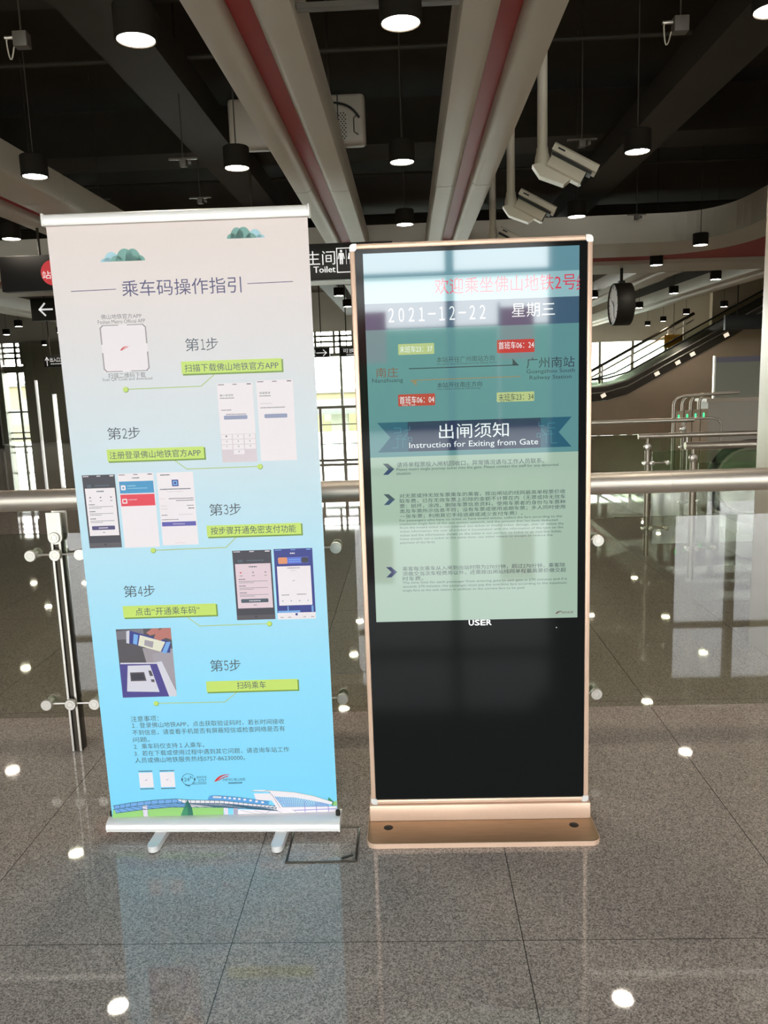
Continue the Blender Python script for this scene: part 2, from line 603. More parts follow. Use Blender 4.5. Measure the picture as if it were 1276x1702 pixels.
# black services under the ceiling deck
for k, y in enumerate((4.4, 7.9, 13.2)):
    struct(MB().box((-16, y, 3.75), (12, y + 0.55, 4.15)).build('ceiling_duct', M['duct']), 'black flat duct crossing under the dark ceiling')
for x in (-4.2, -1.75, 1.9, 6.2):
    struct(MB().box((x, -7, 3.5), (x + 0.35, 24, 3.72)).build('ceiling_duct', M['duct']), 'black square duct running along under the dark ceiling')
for y in (3.7, 5.65, 8.9, 11.0):
    struct(MB().tube([(-16, y, 3.72), (12, y, 3.72)], 0.016, 8).build('ceiling_pipe', M['duct']), 'thin dark pipe crossing under the ceiling')

# ------------------------------------------------------------ roll-up banner
BX, BY, BRZ = -0.693, 2.577, 0.0204
ban = thing('banner_stand', 'pale blue roll-up banner with numbered steps in a silver floor cassette', 'banner', (BX, BY, 0), BRZ)
# cassette: rounded front, groove, end caps
prof = [(-0.042, 0.026), (-0.042, 0.031), (-0.047, 0.034), (-0.047, 0.046), (-0.042, 0.056), (-0.03, 0.063), (-0.012, 0.067), (0.03, 0.067), (0.045, 0.06), (0.05, 0.042), (0.048, 0.026)]
mb = MB()
mb.prism(prof, -0.408, 0.408, 'x')
mb.box((-0.408, -0.0500, 0.0345), (0.408, -0.0455, 0.0375), bev=0.001)
cas = mb.build('cassette', M['silver'], ban, (0, 0, 0), (0, 0, -0.042))
for s in (-1, 1):
    MB().prism([(a * 1.02, b if b > 0.03 else b - 0.001) for a, b in prof], s * 0.408, s * 0.413, 'x').build('end_cap', M['silver'], cas)
    MB().cyl((s * 0.404, -0.005, 0.066), (s * 0.404, -0.005, 0.084), 0.008, 10).build('clip', M['black'], cas)
for fx in (-0.218, 0.208):
    mb = MB()
    mb.prism([(-0.02, 0.035)] + [(0.02, 0.035)] + [(0.02 * math.cos(t), -0.105 + 0.02 * math.sin(t)) for t in [0, -PI / 6, -PI / 3, -PI / 2, -2 * PI / 3, -5 * PI / 6, -PI]], 0.0, 0.0215)
    o = fix(mb.build('swing_foot', M['silver'], ban, (fx, -0.01 - 0.042 * fx, 0.004), (0, 0, -0.07)))
    MB().cyl((fx, -0.115, 0.0), (fx, -0.115, 0.0065), 0.017, 16).build('rubber_pad', M['rubber'], o).location = (-fx, 0.01, -0.004)
pole = MB().cyl((0, 0.03, 0.06), (0, -0.035, 2.07), 0.009, 12).build('support_pole', M['silver'], ban)
rail = MB()
rail.prism([(-0.013, -0.016), (0.011, -0.016), (0.014, -0.008), (0.012, 0.014), (0.0, 0.019), (-0.012, 0.014), (-0.016, -0.006)], -0.405, 0.405, 'x')
tr = rail.build('top_rail', M['silver'], ban, (0, -0.066, 2.077))
for s in (-1, 1):
    MB().box((s * 0.405 - 0.004, -0.017, -0.018), (s * 0.405 + 0.004, 0.015, 0.02), bev=0.003).build('rail_cap', M['silver'], tr)

# the printed sheet
bm_ = bpy.data.materials.new('banner_print_ground')
bm_.use_nodes = True
n = bm_.node_tree
b = n.nodes['Principled BSDF']
b.inputs['Roughness'].default_value = 0.42
t = n.nodes.new('ShaderNodeTexCoord'); sx = n.nodes.new('ShaderNodeSeparateXYZ'); mr = n.nodes.new('ShaderNodeMapRange'); cr = n.nodes.new('ShaderNodeValToRGB')
mr.inputs['From Max'].default_value = 1.979
n.links.new(t.outputs['Object'], sx.inputs[0]); n.links.new(sx.outputs['Z'], mr.inputs[0]); n.links.new(mr.outputs[0], cr.inputs[0]); n.links.new(cr.outputs[0], b.inputs['Base Color'])
e = cr.color_ramp.elements
e[0].position = 0.0; e[0].color = rgb(126, 212, 250)
e[1].position = 1.0; e[1].color = rgb(240, 226, 222)
for pos, c in ((0.25, (148, 220, 250)), (0.45, (178, 224, 244)), (0.63, (206, 224, 234)), (0.8, (224, 222, 226)), (0.9, (234, 223, 223))):
    k = cr.color_ramp.elements.new(pos); k.color = rgb(*c)
PAL = [('ground', None), ('navy_ink', (74, 70, 116)), ('slate_ink', (72, 84, 96)), ('lime', (198, 224, 112)), ('lime_edge', (116, 150, 66)), ('olive_line', (176, 200, 140)),
       ('cloud_teal', (112, 168, 160)), ('cloud_blue', (168, 216, 230)), ('paper_white', (238, 230, 236)), ('charcoal', (56, 54, 66)), ('sky_card', (70, 150, 200)), ('red_card', (226, 66, 84)),
       ('violet_bar', (92, 88, 170)), ('grey_bar', (146, 152, 184)), ('key_grey', (216, 204, 212)), ('grey_frame', (158, 150, 156)), ('text_grey', (122, 118, 128)), ('pink_paper', (226, 204, 214)),
       ('royal', (56, 64, 136)), ('blue_bar', (98, 116, 214)), ('skin', (186, 120, 112)), ('photo_dark', (84, 80, 86)), ('photo_grey', (164, 156, 166)), ('photo_violet', (78, 72, 140)),
       ('photo_silver', (212, 210, 222)), ('cream', (226, 224, 206)), ('logo_red', (214, 62, 66)), ('ink_teal', (52, 96, 122)), ('hill_green', (150, 204, 120)), ('tree_green', (62, 140, 104)),
       ('train_blue', (92, 160, 220)), ('violet_line', (150, 140, 206)), ('orange', (226, 150, 110)), ('mid_blue', (120, 170, 226)), ('tree_dark', (44, 112, 92))]
IDX = {nme: i for i, (nme, c) in enumerate(PAL)}
mats = [bm_] + [mat('print_' + nme, c, 0.42) for nme, c in PAL[1:]]
mb = MB()
mb.box((-0.4, -0.0004, -0.03), (0.4, 0.0004, 1.979), 0)
FL = -24
pr = Print(mb, -0.0004, -0.4, 0.0)
I = IDX
# clouds
def cloud(bb, flip=False):
    u0, u1, v0, v1 = bb
    wd, hh = u1 - u0, v1 - v0
    def lump(cx, r, mi, k, ry=None):
        ry = ry or r
        pts = [(cx + r * math.cos(PI * i / 14), v0 + ry * math.sin(PI * i / 14)) for i in range(15)]
        pr.poly(pts, mi, k)
    X = (lambda f: u1 - f * wd) if flip else (lambda f: u0 + f * wd)
    for f, r, ry in ((0.12, 0.13, 0.28), (0.25, 0.17, 0.76), (0.38, 0.14, 0.5)):
        lump(X(f), r * wd, I['cloud_blue'], 1, ry * hh)
    for f, r, ry in ((0.36, 0.14, 0.42), (0.55, 0.2, 1.0), (0.73, 0.18, 0.97), (0.86, 0.14, 0.45)):
        lump(X(f), r * wd, I['cloud_teal'], 2, ry * hh)
cloud((157.2, 294.2, 1864.7, 1901.7))
cloud((550.5, 665.4, 1918.8, 1951.9), True)
# heading
pr.text('乘车码操作指引', (213.8, 584.9, 1758.9, 1807.3), I['navy_ink'])
for a in ([(55.8, 1780.6), (195.0, 1782.3)], [(604.5, 1784.7), (744.7, 1786.2)]):
    pr.line(a, 2.2, I['navy_ink'])
# scan square: frame, captions, emblem in the middle
pr.text('佛山地铁官方APP', (139.6, 267.5, 1692.7, 1708.1), I['text_grey'])
pr.text('Foshan Metro Official APP', (128.6, 277.3, 1679.3, 1690.6), I['text_grey'])
fr = [(133.2, 1675.1), (277.1, 1675.4), (276.2, 1532.1), (134.1, 1529.4)]
pr.poly(fr, I['paper_white'], 1)
cx = sum(p[0] for p in fr) / 4; cy = sum(p[1] for p in fr) / 4
hw = 71
for sxx in (-1, 1):
    for syy in (-1, 1):
        pr.line([(cx + sxx * hw, cy + syy * 14), (cx + sxx * hw, cy + syy * (hw - 8)), (cx + sxx * (hw - 8), cy + syy * hw)], 4, I['grey_frame'], 2)
        pr.line([(cx + sxx * 14, cy + syy * hw), (cx + sxx * (hw - 8), cy + syy * hw)], 2.5, I['grey_frame'], 2)
def swoosh(u, v, s, mi, k):
    top = bez((u - 0.5 * s, v - 0.28 * s), (u - 0.2 * s, v + 0.32 * s), (u + 0.62 * s, v + 0.2 * s), 12)
    bot = bez((u + 0.62 * s, v + 0.2 * s), (u + 0.0 * s, v + 0.2 * s), (u - 0.28 * s, v - 0.22 * s), 12)
    for i in range(12):
        pr.poly([top[i], top[i + 1], bot[12 - i - 1], bot[12 - i]], mi, k)
    pr.line(bez((u - 0.2 * s, v - 0.18 * s), (u + 0.05 * s, v + 0.02 * s), (u + 0.4 * s, v + 0.08 * s), 8), 0.06 * s, mi, k)
pr.rect(cx - 19, cy - 19, cx + 19, cy + 19, I['paper_white'], 2, 4)
swoosh(cx - 1, cy, 28, I['logo_red'], 3)
pr.text('扫描二维码下载', (144.3, 262.6, 1510.9, 1527.7), I['text_grey'])
pr.text('Scan QR Code and download', (124.9, 283.3, 1501.5, 1512.2), I['text_grey'])
# the five steps: heading, lime label with its edge, connector and dot
STEPS = [
    ('第1步', (396.1, 499.7, 1586.7, 1626.3), [(379.9, 1556.0), (695.2, 1555.2), (695.0, 1517.4), (377.2, 1516.5)], '扫描下载佛山地铁官方APP', (388.5, 685.0, 1522.6, 1546.9), [(195.2, 1475.1), (436.0, 1477.1), (481.6, 1513.0)]),
    ('第2步', (122.7, 228.2, 1316.7, 1356.1), [(113.1, 1284.8), (429.2, 1286.8), (428.2, 1249.6), (116.7, 1245.3)], '注册登录佛山地铁官方APP', (122.4, 417.7, 1253.9, 1278.8), [(605.4, 1215.1), (369.2, 1214.2), (327.4, 1246.8)]),
    ('第3步', (430.9, 534.8, 1057.2, 1097.2), [(417.3, 1022.7), (727.9, 1027.3), (727.2, 988.1), (417.8, 986.2)], '按步骤开通免密支付功能', (430.3, 710.4, 993.5, 1019.8), [(234.0, 947.6), (476.2, 949.6), (515.0, 985.5)]),
    ('第4步', (123.4, 228.0, 788.6, 829.3), [(114.6, 758.2), (428.2, 758.9), (426.6, 719.7), (114.1, 716.3)], '点击“开通乘车码”', (155.7, 371.9, 723.5, 751.0), [(602.4, 681.9), (367.3, 680.8), (323.7, 717.7)]),
    ('第5步', (391.9, 495.6, 516.1, 558.5), [(372.7, 481.0), (686.2, 482.2), (684.8, 442.7), (373.4, 442.9)], '扫码乘车', (477.9, 576.9, 450.7, 477.0), [(194.7, 406.9), (432.3, 404.3), (481.6, 443.9)]),
]
for head, hb, lab, txt, tb, con in STEPS:
    for ch, f0, f1 in ((head[0], 0.0, 0.42), ('１２３４５'[int(head[1]) - 1], 0.455 if head[1] != '1' else 0.475, 0.6), (head[2], 0.63, 1.0)):
        pr.text(ch, (hb[0] + (hb[1] - hb[0]) * f0, hb[0] + (hb[1] - hb[0]) * f1, hb[2] + (3 if ch in '１２３４５' else 0), hb[3] - (4 if ch in '１２３４５' else 0)), I['slate_ink'])
    us = [p[0] for p in lab]; vs = [p[1] for p in lab]
    u0, u1 = (us[0] + us[3]) / 2, (us[1] + us[2]) / 2
    v0, v1 = (vs[2] + vs[3]) / 2, (vs[0] + vs[1]) / 2
    pr.rect(u0 + 3, v0 - 5, u1 + 5, v1 - 3, I['lime_edge'], 2)
    pr.rect(u0, v0, u1, v1, I['lime'], 3)
    pr.text(txt, tb, I['slate_ink'], 4)
    pr.line(con, 3.2, I['olive_line'], 1)
    pr.disc(con[0][0] + 1, con[0][1] - 1, 9, I['lime_edge'], 2)
    pr.disc(con[0][0], con[0][1], 8, I['lime'], 3)

# printed phone screens
def quad(q):
    us = [p[0] for p in q]; vs = [p[1] for p in q]
    return (us[0] + us[3]) / 2, (us[1] + us[2]) / 2, (vs[2] + vs[3]) / 2, (vs[0] + vs[1]) / 2
def sub(q, fx0, fx1, fy0, fy1):
    """fractions from the left and from the top"""
    u0, u1, v0, v1 = q
    return u0 + (u1 - u0) * fx0, v1 - (v1 - v0) * fy1, u0 + (u1 - u0) * fx1, v1 - (v1 - v0) * fy0
def bar(q, fx0, fx1, fy0, fy1, mi, k, r=0.0):
    a = sub(q, fx0, fx1, fy0, fy1)
    pr.rect(a[0], a[1], a[2], a[3], mi, k, r)
def ptext(q, s, fx0, fx1, fy0, fy1, mi, k):
    a = sub(q, fx0, fx1, fy0, fy1)
    pr.text(s, (a[0], a[2], a[1], a[3]), mi, k)
def status(q, mi, k=3):
    bar(q, 0.03, 0.2, 0.012, 0.022, mi, k); bar(q, 0.44, 0.56, 0.012, 0.022, mi, k); bar(q, 0.84, 0.96, 0.01, 0.024, mi, k)
def greek(q, fx0, fx1, fy, mi, k, hgt=0.011):
    """a line of unreadably small print as a row of short dashes"""
    x = fx0
    while x < fx1 - 0.01:
        wd = random.uniform(0.02, 0.045)
        bar(q, x, min(fx1, x + wd), fy, fy + hgt, mi, k)
        x += wd + 0.01
q1 = quad([(489.2, 1483.5), (598.2, 1483.5), (599.5, 1230.9), (483.5, 1232.3)])
bar(q1, 0, 1, 0, 1, I['paper_white'], 2); status(q1, I['text_grey'])
ptext(q1, '输入验证码', 0.06, 0.44, 0.135, 0.165, I['slate_ink'], 3); greek(q1, 0.06, 0.48, 0.18, I['text_grey'], 3)
greek(q1, 0.07, 0.36, 0.33, I['text_grey'], 3); greek(q1, 0.2, 0.78, 0.385, I['text_grey'], 3)
bar(q1, 0.13, 0.8, 0.405, 0.455, I['grey_bar'], 3, 3.2)
bar(q1, 0, 1, 0.64, 1, I['key_grey'], 3)
for r_ in range(3):
    for c_ in range(3):
        bar(q1, 0.01 + c_ * 0.333, 0.315 + c_ * 0.333, 0.645 + r_ * 0.066, 0.703 + r_ * 0.066, I['paper_white'], 4)
        ptext(q1, str(r_ * 3 + c_ + 1), 0.14 + c_ * 0.333, 0.18 + c_ * 0.333, 0.655 + r_ * 0.066, 0.677 + r_ * 0.066, I['text_grey'], 5)
bar(q1, 0.343, 0.648, 0.843, 0.9, I['paper_white'], 4); ptext(q1, '0', 0.475, 0.515, 0.855, 0.877, I['text_grey'], 5)
q2 = quad([(611.7, 1489.0), (727.6, 1488.6), (726.3, 1231.9), (610.4, 1232.0)])
bar(q2, 0, 1, 0, 1, I['paper_white'], 2); status(q2, I['text_grey'])
ptext(q2, '快速登录', 0.07, 0.37, 0.14, 0.17, I['slate_ink'], 3); greek(q2, 0.07, 0.38, 0.185, I['text_grey'], 3); greek(q2, 0.08, 0.4, 0.28, I['key_grey'], 3); greek(q2, 0.08, 0.75, 0.33, I['text_grey'], 3)
bar(q2, 0.17, 0.8, 0.415, 0.465, I['grey_bar'], 3, 3.2)
q3 = quad([(25.3, 1205.0), (132.8, 1204.2), (132.6, 960.7), (26.0, 961.7)])
def dialog(q, paper, button, y0=0.18, y1=0.83):
    bar(q, 0, 1, 0, 1, I['charcoal'], 2); status(q, I['paper_white'])
    bar(q, 0.12, 0.25, 0.13, 0.17, I['slate_ink'], 3); bar(q, 0.36, 0.8, 0.135, 0.155, I['slate_ink'], 3)
    bar(q, 0.05, 0.96, y0, y1, paper, 3)
    greek(q, 0.4, 0.62, y0 + 0.035, I['slate_ink'], 4, 0.016)
    u0, u1, v0, v1 = q
    for j, f in enumerate((0.18, 0.5, 0.82)):
        pr.disc(u0 + (u1 - u0) * f, v1 - (v1 - v0) * (y0 + 0.125), 2.6, I['logo_red' if (j == 0 and paper != I['paper_white']) else 'text_grey'], 4, 12)
        greek(q, f - 0.03, f + 0.04, y0 + 0.165, I['text_grey'], 4)
    for y in (0.235, 0.33, 0.43):
        greek(q, 0.12, 0.3, y0 + y - 0.02, I['slate_ink'], 4, 0.012)
        greek(q, 0.12, 0.86, y0 + y + 0.012, I['text_grey'], 4, 0.008); greek(q, 0.12, 0.5, y0 + y + 0.032, I['text_grey'], 4, 0.008)
    bar(q, 0.14, 0.85, y1 - 0.135, y1 - 0.08, button, 4, 3.0)
    greek(q, 0.35, 0.65, y1 - 0.113, I['paper_white'], 5, 0.012); greek(q, 0.46, 0.54, y1 - 0.05, I['text_grey'], 4)
    bar(q, 0, 1, 0.93, 1, I['photo_dark'], 3)
    pr.disc((u0 + u1) / 2, v1 - (v1 - v0) * 0.955, 4.0, I['charcoal'], 4, 14)
dialog(q3, I['paper_white'], I['navy_ink'])
q4 = quad([(143.6, 1206.7), (260.0, 1205.6), (256.9, 958.6), (140.6, 959.1)])
bar(q4, 0, 1, 0, 1, I['paper_white'], 2); status(q4, I['text_grey'])
greek(q4, 0.4, 0.6, 0.055, I['slate_ink'], 3, 0.014)
bar(q4, 0.02, 0.98, 0.105, 0.265, I['sky_card'], 3); bar(q4, 0.02, 0.98, 0.28, 0.435, I['red_card'], 3)
bar(q4, 0.06, 0.19, 0.155, 0.22, I['paper_white'], 4, 2.5); bar(q4, 0.06, 0.2, 0.335, 0.4, I['paper_white'], 4, 2.5)
greek(q4, 0.24, 0.48, 0.16, I['cloud_blue'], 4); greek(q4, 0.24, 0.8, 0.195, I['cloud_blue'], 4, 0.008); greek(q4, 0.24, 0.48, 0.345, I['pink_paper'], 4)
u0, u1, v0, v1 = q4
pr.disc(u0 + (u1 - u0) * 0.125, v1 - (v1 - v0) * 0.19, 3.2, I['sky_card'], 5, 12); bar(q4, 0.09, 0.17, 0.35, 0.385, I['red_card'], 5)
q5 = quad([(270.8, 1206.0), (389.7, 1204.3), (385.0, 961.9), (266.6, 963.9)])
bar(q5, 0, 1, 0, 1, I['paper_white'], 2)
greek(q5, 0.1, 0.36, 0.025, I['slate_ink'], 3, 0.014)
bar(q5, 0.4, 0.58, 0.1, 0.19, I['royal'], 3, 1.5); bar(q5, 0.43, 0.55, 0.115, 0.175, I['mid_blue'], 4); bar(q5, 0.46, 0.52, 0.13, 0.16, I['royal'], 5)
greek(q5, 0.06, 0.9, 0.22, I['slate_ink'], 3, 0.014); greek(q5, 0.25, 0.7, 0.255, I['key_grey'], 3)
greek(q5, 0.04, 0.18, 0.35, I['pink_paper'], 3); greek(q5, 0.28, 0.96, 0.35, I['text_grey'], 3, 0.013); greek(q5, 0.48, 0.96, 0.378, I['text_grey'], 3, 0.013)
greek(q5, 0.04, 0.22, 0.45, I['key_grey'], 3); greek(q5, 0.76, 0.96, 0.45, I['text_grey'], 3); greek(q5, 0.04, 0.22, 0.49, I['key_grey'], 3); greek(q5, 0.8, 0.96, 0.485, I['slate_ink'], 3, 0.016)
greek(q5, 0.04, 0.2, 0.575, I['text_grey'], 3, 0.013); greek(q5, 0.52, 0.9, 0.572, I['key_grey'], 3); greek(q5, 0.04, 0.5, 0.638, I['text_grey'], 3)
bar(q5, 0.03, 0.97, 0.675, 0.735, I['violet_bar'], 3, 1); greek(q5, 0.33, 0.66, 0.7, I['key_grey'], 4); greek(q5, 0.35, 0.65, 0.965, I['key_grey'], 3, 0.008)
q6 = quad([(495.9, 937.9), (624.8, 936.7), (623.8, 696.5), (495.1, 698.1)])
dialog(q6, I['pink_paper'], I['slate_ink'], 0.19, 0.83)
q7 = quad([(634.7, 939.0), (760.5, 939.0), (760.3, 694.8), (630.4, 695.1)])
bar(q7, 0, 1, 0, 1, I['royal'], 2); status(q7, I['mid_blue'])
greek(q7, 0.42, 0.55, 0.058, I['paper_white'], 3, 0.016)
bar(q7, 0.1, 0.88, 0.12, 0.21, I['blue_bar'], 3, 2); bar(q7, 0.1, 0.34, 0.12, 0.21, I['orange'], 4, 5); bar(q7, 0.7, 0.88, 0.125, 0.205, I['charcoal'], 4, 5)
greek(q7, 0.38, 0.68, 0.145, I['mid_blue'], 5, 0.014); greek(q7, 0.38, 0.68, 0.175, I['mid_blue'], 5, 0.014)
bar(q7, 0.06, 0.93, 0.245, 0.8, I['paper_white'], 3)
greek(q7, 0.33, 0.65, 0.265, I['text_grey'], 4); greek(q7, 0.4, 0.56, 0.3, I['key_grey'], 4)
u0, u1, v0, v1 = q7
swoosh(u0 + (u1 - u0) * 0.48, v1 - (v1 - v0) * 0.45, 9, I['text_grey'], 5)
greek(q7, 0.14, 0.34, 0.645, I['text_grey'], 4); greek(q7, 0.54, 0.78, 0.64, I['text_grey'], 4)
for f in (0.16, 0.38, 0.6, 0.82):
    pr.disc(u0 + (u1 - u0) * f, v1 - (v1 - v0) * 0.735, 2.2, I['grey_bar'], 4, 10)
bar(q7, 0, 1, 0.905, 1, I['paper_white'], 3); bar(q7, 0.02, 0.6, 0.875, 0.905, I['mid_blue'], 3); bar(q7, 0.27, 0.3, 0.81, 0.9, I['mid_blue'], 4); bar(q7, 0.9, 0.95, 0.81, 0.9, I['mid_blue'], 4)
pr.disc((u0 + u1) / 2, v1 - (v1 - v0) * 0.93, 4.4, I['royal'], 5, 14)
for f in (0.08, 0.28, 0.68, 0.88):
    greek(q7, f, f + 0.07, 0.965, I['text_grey'], 4)
# printed photograph of a hand holding a phone over a reader
q8 = quad([(82.2, 674.4), (269.9, 680.6), (268.2, 431.3), (83.9, 431.2)])
def pp(pts, mi, k):
    u0, u1, v0, v1 = q8
    pr.poly([(u0 + (u1 - u0) * x, v1 - (v1 - v0) * y) for x, y in pts], mi, k)
pp([(0, 0), (1, 0), (1, 1), (0, 1)], I['photo_dark'], 2)
pp([(0, 0.03), (0.5, 0.0), (0.5, 0.14), (0, 0.15)], I['text_grey'], 3)
pp([(0.45, 0.28), (1, 0.3), (1, 0.5), (0.5, 0.5)], I['grey_frame'], 3)
pp([(0.62, 0.36), (1, 0.34), (1, 0.56), (0.63, 0.5)], I['photo_grey'], 4)
pp([(0, 0.5), (0.75, 0.5), (0.97, 1), (0, 1)], I['photo_violet'], 5)
pp([(0.02, 0.485), (0.7, 0.495), (0.7, 0.515), (0.02, 0.505)], I['photo_silver'], 6)
pp([(0.68, 0.49), (0.78, 0.48), (1, 0.92), (1, 1), (0.86, 1)], I['photo_silver'], 6)
pp([(0.78, 0.48), (1, 0.55), (1, 0.9)], I['photo_grey'], 6)
pp([(0.15, 0.53), (0.56, 0.53), (0.69, 0.93), (0.09, 0.91)], I['photo_silver'], 6)
pp([(0.18, 0.63), (0.44, 0.63), (0.47, 0.76), (0.18, 0.76)], I['photo_dark'], 7)
pp([(0.2, 0.65), (0.42, 0.65), (0.44, 0.74), (0.2, 0.74)], I['charcoal'], 8)
pp([(0.52, 0.61), (0.57, 0.61), (0.6, 0.69), (0.54, 0.69)], I['photo_dark'], 7); pp([(0.55, 0.74), (0.61, 0.74), (0.62, 0.78), (0.56, 0.78)], I['photo_dark'], 7)
pp([(0.24, 0.02), (0.98, 0.2), (0.95, 0.36), (0.84, 0.35), (0.2, 0.2)], I['royal'], 7)
pp([(0.19, 0.03), (0.25, 0.02), (0.22, 0.21), (0.17, 0.2)], I['photo_silver'], 8)
pp([(0.32, 0.07), (0.4, 0.09), (0.36, 0.23), (0.29, 0.21)], I['mid_blue'], 8)
pp([(0.43, 0.09), (0.88, 0.2), (0.78, 0.34), (0.38, 0.24)], I['cream'], 8)
pp([(0.51, 0.16), (0.67, 0.19), (0.64, 0.28), (0.49, 0.24)], I['photo_grey'], 9)
pp([(0.9, 0.2), (0.98, 0.2), (0.88, 0.37), (0.8, 0.35)], I['mid_blue'], 9)
pp([(0.55, 0.06), (0.66, 0.0), (0.8, 0.0), (0.72, 0.08), (0.62, 0.1)], I['skin'], 9)
pp([(0.68, 0.14), (0.74, 0.04), (0.86, 0.0), (1, 0.0), (1, 0.17), (0.9, 0.14), (0.78, 0.18)], I['skin'], 10)
# notes
for s, bb in (('注意事项：', (102.8, 198.4, 340.7, 362.0)), ('１. 登录佛山地铁APP，点击获取验证码时，若长时间接收', (103.3, 631.7, 316.7, 337.3)), ('不到信息，请查看手机是否有屏蔽短信或检查网络是否有', (102.8, 632.4, 290.0, 310.8)),
              ('问题。', (102.5, 160.9, 264.0, 283.0)), ('2.  乘车码仅支持１人乘车。', (103.0, 348.5, 238.1, 258.5)), ('3.  若在下载或使用过程中遇到其它问题，请咨询车站工作', (102.5, 642.9, 211.6, 232.1)), ('人员或佛山地铁服务热线0757-86230000。', (102.1, 487.5, 185.5, 206.1))):
    pr.text(s, bb, I['slate_ink'])
# two small caption squares, hotline emblem, operator emblem
for a in ([(111.7, 148.2), (160.4, 148.3), (157.2, 91.6), (108.3, 91.5)], [(185.7, 147.8), (236.5, 147.9), (233.7, 91.2), (182.7, 91.1)]):
    q = quad(a)
    bar(q, 0, 1, 0, 1, I['paper_white'], 1)
    swoosh((q[0] + q[1]) / 2, (q[2] + q[3]) / 2, 9, I['violet_bar'], 3)
    greek(q, 0, 1, -0.13, I['slate_ink'], 1, 0.07); greek(q, 0, 1, 1.06, I['slate_ink'], 1, 0.07)
hc = [(282.7, 118.0)][0]
for i in range(18):
    a0, a1 = 2 * PI * i / 20 + 0.5, 2 * PI * (i + 1) / 20 + 0.5
    pr.line([(hc[0] + 22 * math.cos(a0), hc[1] + 22 * math.sin(a0)), (hc[0] + 22 * math.cos(a1), hc[1] + 22 * math.sin(a1))], 1.8, I['ink_teal'], 1)
for sxx in (-1, 1):
    pr.disc(hc[0] + sxx * 22, hc[1], 3.2, I['ink_teal'], 2, 12, 6)
pr.line([(hc[0] - 12, hc[1] - 20), (hc[0] + 2, hc[1] - 25)], 4, I['ink_teal'], 2)
pr.text('24', (hc[0] - 15, hc[0] + 4, hc[1] - 7, hc[1] + 7), I['ink_teal'], 2); pr.text('h', (hc[0] + 7, hc[0] + 15, hc[1] + 2, hc[1] + 14), I['ink_teal'], 2)
pr.text('服务热线', (311.9, 346.8, 119.8, 130.2), I['ink_teal']); pr.text('0757', (317.2, 345.9, 108.8, 117.3), I['ink_teal']); pr.text('86230000', (295.2, 345.0, 97.4, 107.3), I['ink_teal'])
lg = [(400.5, 121.4)][0]
swoosh(lg[0], lg[1], 56, I['logo_red'], 1)
pr.text('FMETRO', (404.1, 440.2, 107.9, 117.8), I['ink_teal'], 2); pr.text('佛山地铁', (442.3, 482.5, 107.1, 118.7), I['ink_teal'], 2)
greek(quad([(422.5, 103.5), (471.3, 103.7), (470.7, 95.6), (421.9, 95.4)]), 0, 1, 0.1, I['ink_teal'], 2, 0.7)
# drawing along the lower edge: hills, viaduct, train, station
def px5(*p):
    return p
hill = [(6.3, 9.3), (23.2, 17.2), (49.4, 22.5), (78.6, 16.0), (106.0, 12.0), (134.7, 20.8), (165.3, 28.4), (192.4, 21.9), (224.2, 18.9), (246.5, 30.2), (272.3, 32.0), (292.6, 19.9), (326.9, 21.5), (351.9, 13.9), (377.8, 16.9), (398.4, 8.3), (396.1, -22.8), (-0.1, -17.2)]
pr.poly(hill[:-2] + [(hill[-2][0], FL), (hill[-1][0], FL)], I['hill_green'], 1)
tr_ = [(273.1, 41.4), (242.3, -19.2), (285.2, -18.9), (289.5, 8.2)]
pr.poly([(tr_[0][0], tr_[0][1]), (tr_[1][0], FL), (tr_[2][0] + 4, FL), (tr_[3][0] - 4, tr_[3][1])], I['tree_green'], 3)
pr.poly([(tr_[0][0], tr_[0][1]), (tr_[2][0] - 16, FL), (tr_[2][0] + 4, FL), (tr_[3][0] - 3, tr_[3][1])], I['tree_dark'], 4)
hi = [(7.8, 24.1), (71.0, 33.8), (152.2, 41.8), (232.6, 44.6), (280.3, 39.1), (391.8, 33.8), (501.5, 17.9), (607.3, 4.0)]
mi_ = [(6.3, 9.3), (69.5, 18.6), (150.8, 26.3), (231.3, 29.3), (279.3, 26.0), (391.0, 22.5), (500.9, 8.5), (585.6, -1.5)]
lo = [(14.9, -5.0), (108.7, 6.2), (213.7, 13.0), (285.9, 10.8), (389.8, 7.3), (500.2, -1.8), (563.8, -9.3), (589.2, -12.1)]
for i in range(len(hi) - 1):
    pr.poly([hi[i], hi[i + 1], lo[i + 1], lo[i]], I['mid_blue' if i < 3 else 'paper_white'], 2)
for ln in (hi, mi_, lo):
    pr.line(ln, 2.2, I['ink_teal'], 5)
def along(ln, f):
    x = f * (len(ln) - 1); i = min(int(x), len(ln) - 2); r = x - i
    return (ln[i][0] + (ln[i + 1][0] - ln[i][0]) * r, ln[i][1] + (ln[i + 1][1] - ln[i][1]) * r)
for i in range(46):
    f = (i + 0.5) / 46
    if i % 2 == 0 or f > 0.55: pr.line([along(hi, f), along(mi_, f)], 1.7, I['ink_teal'], 5)
    if i % 2 == 1 or f > 0.55: pr.line([along(mi_, f), along(lo, f)], 1.7, I['ink_teal'], 5)
for a in ((238, 248), (370, 384), (392, 402)):
    pass
for pu in ([(119.9, -0.1)][0][0], [(405.9, -6.0)][0][0], [(440.1, -6.7)][0][0]):
    pr.rect(pu - 8, FL, pu + 8, 22, I['paper_white'], 3)
    for d in (-7, -2.5, 2.5, 7):
        pr.line([(pu + d * 1.2, 22), (pu + d, FL)], 1.1, I['violet_line'], 4)
tb_ = [(342.9, 35.2), (350.7, 52.6), (359.4, 55.3), (380.6, 54.4), (460.7, 44.1), (559.5, 24.9), (558.6, 9.7), (459.4, 25.8), (379.1, 34.5)]
pr.poly(tb_, I['train_blue'], 4)
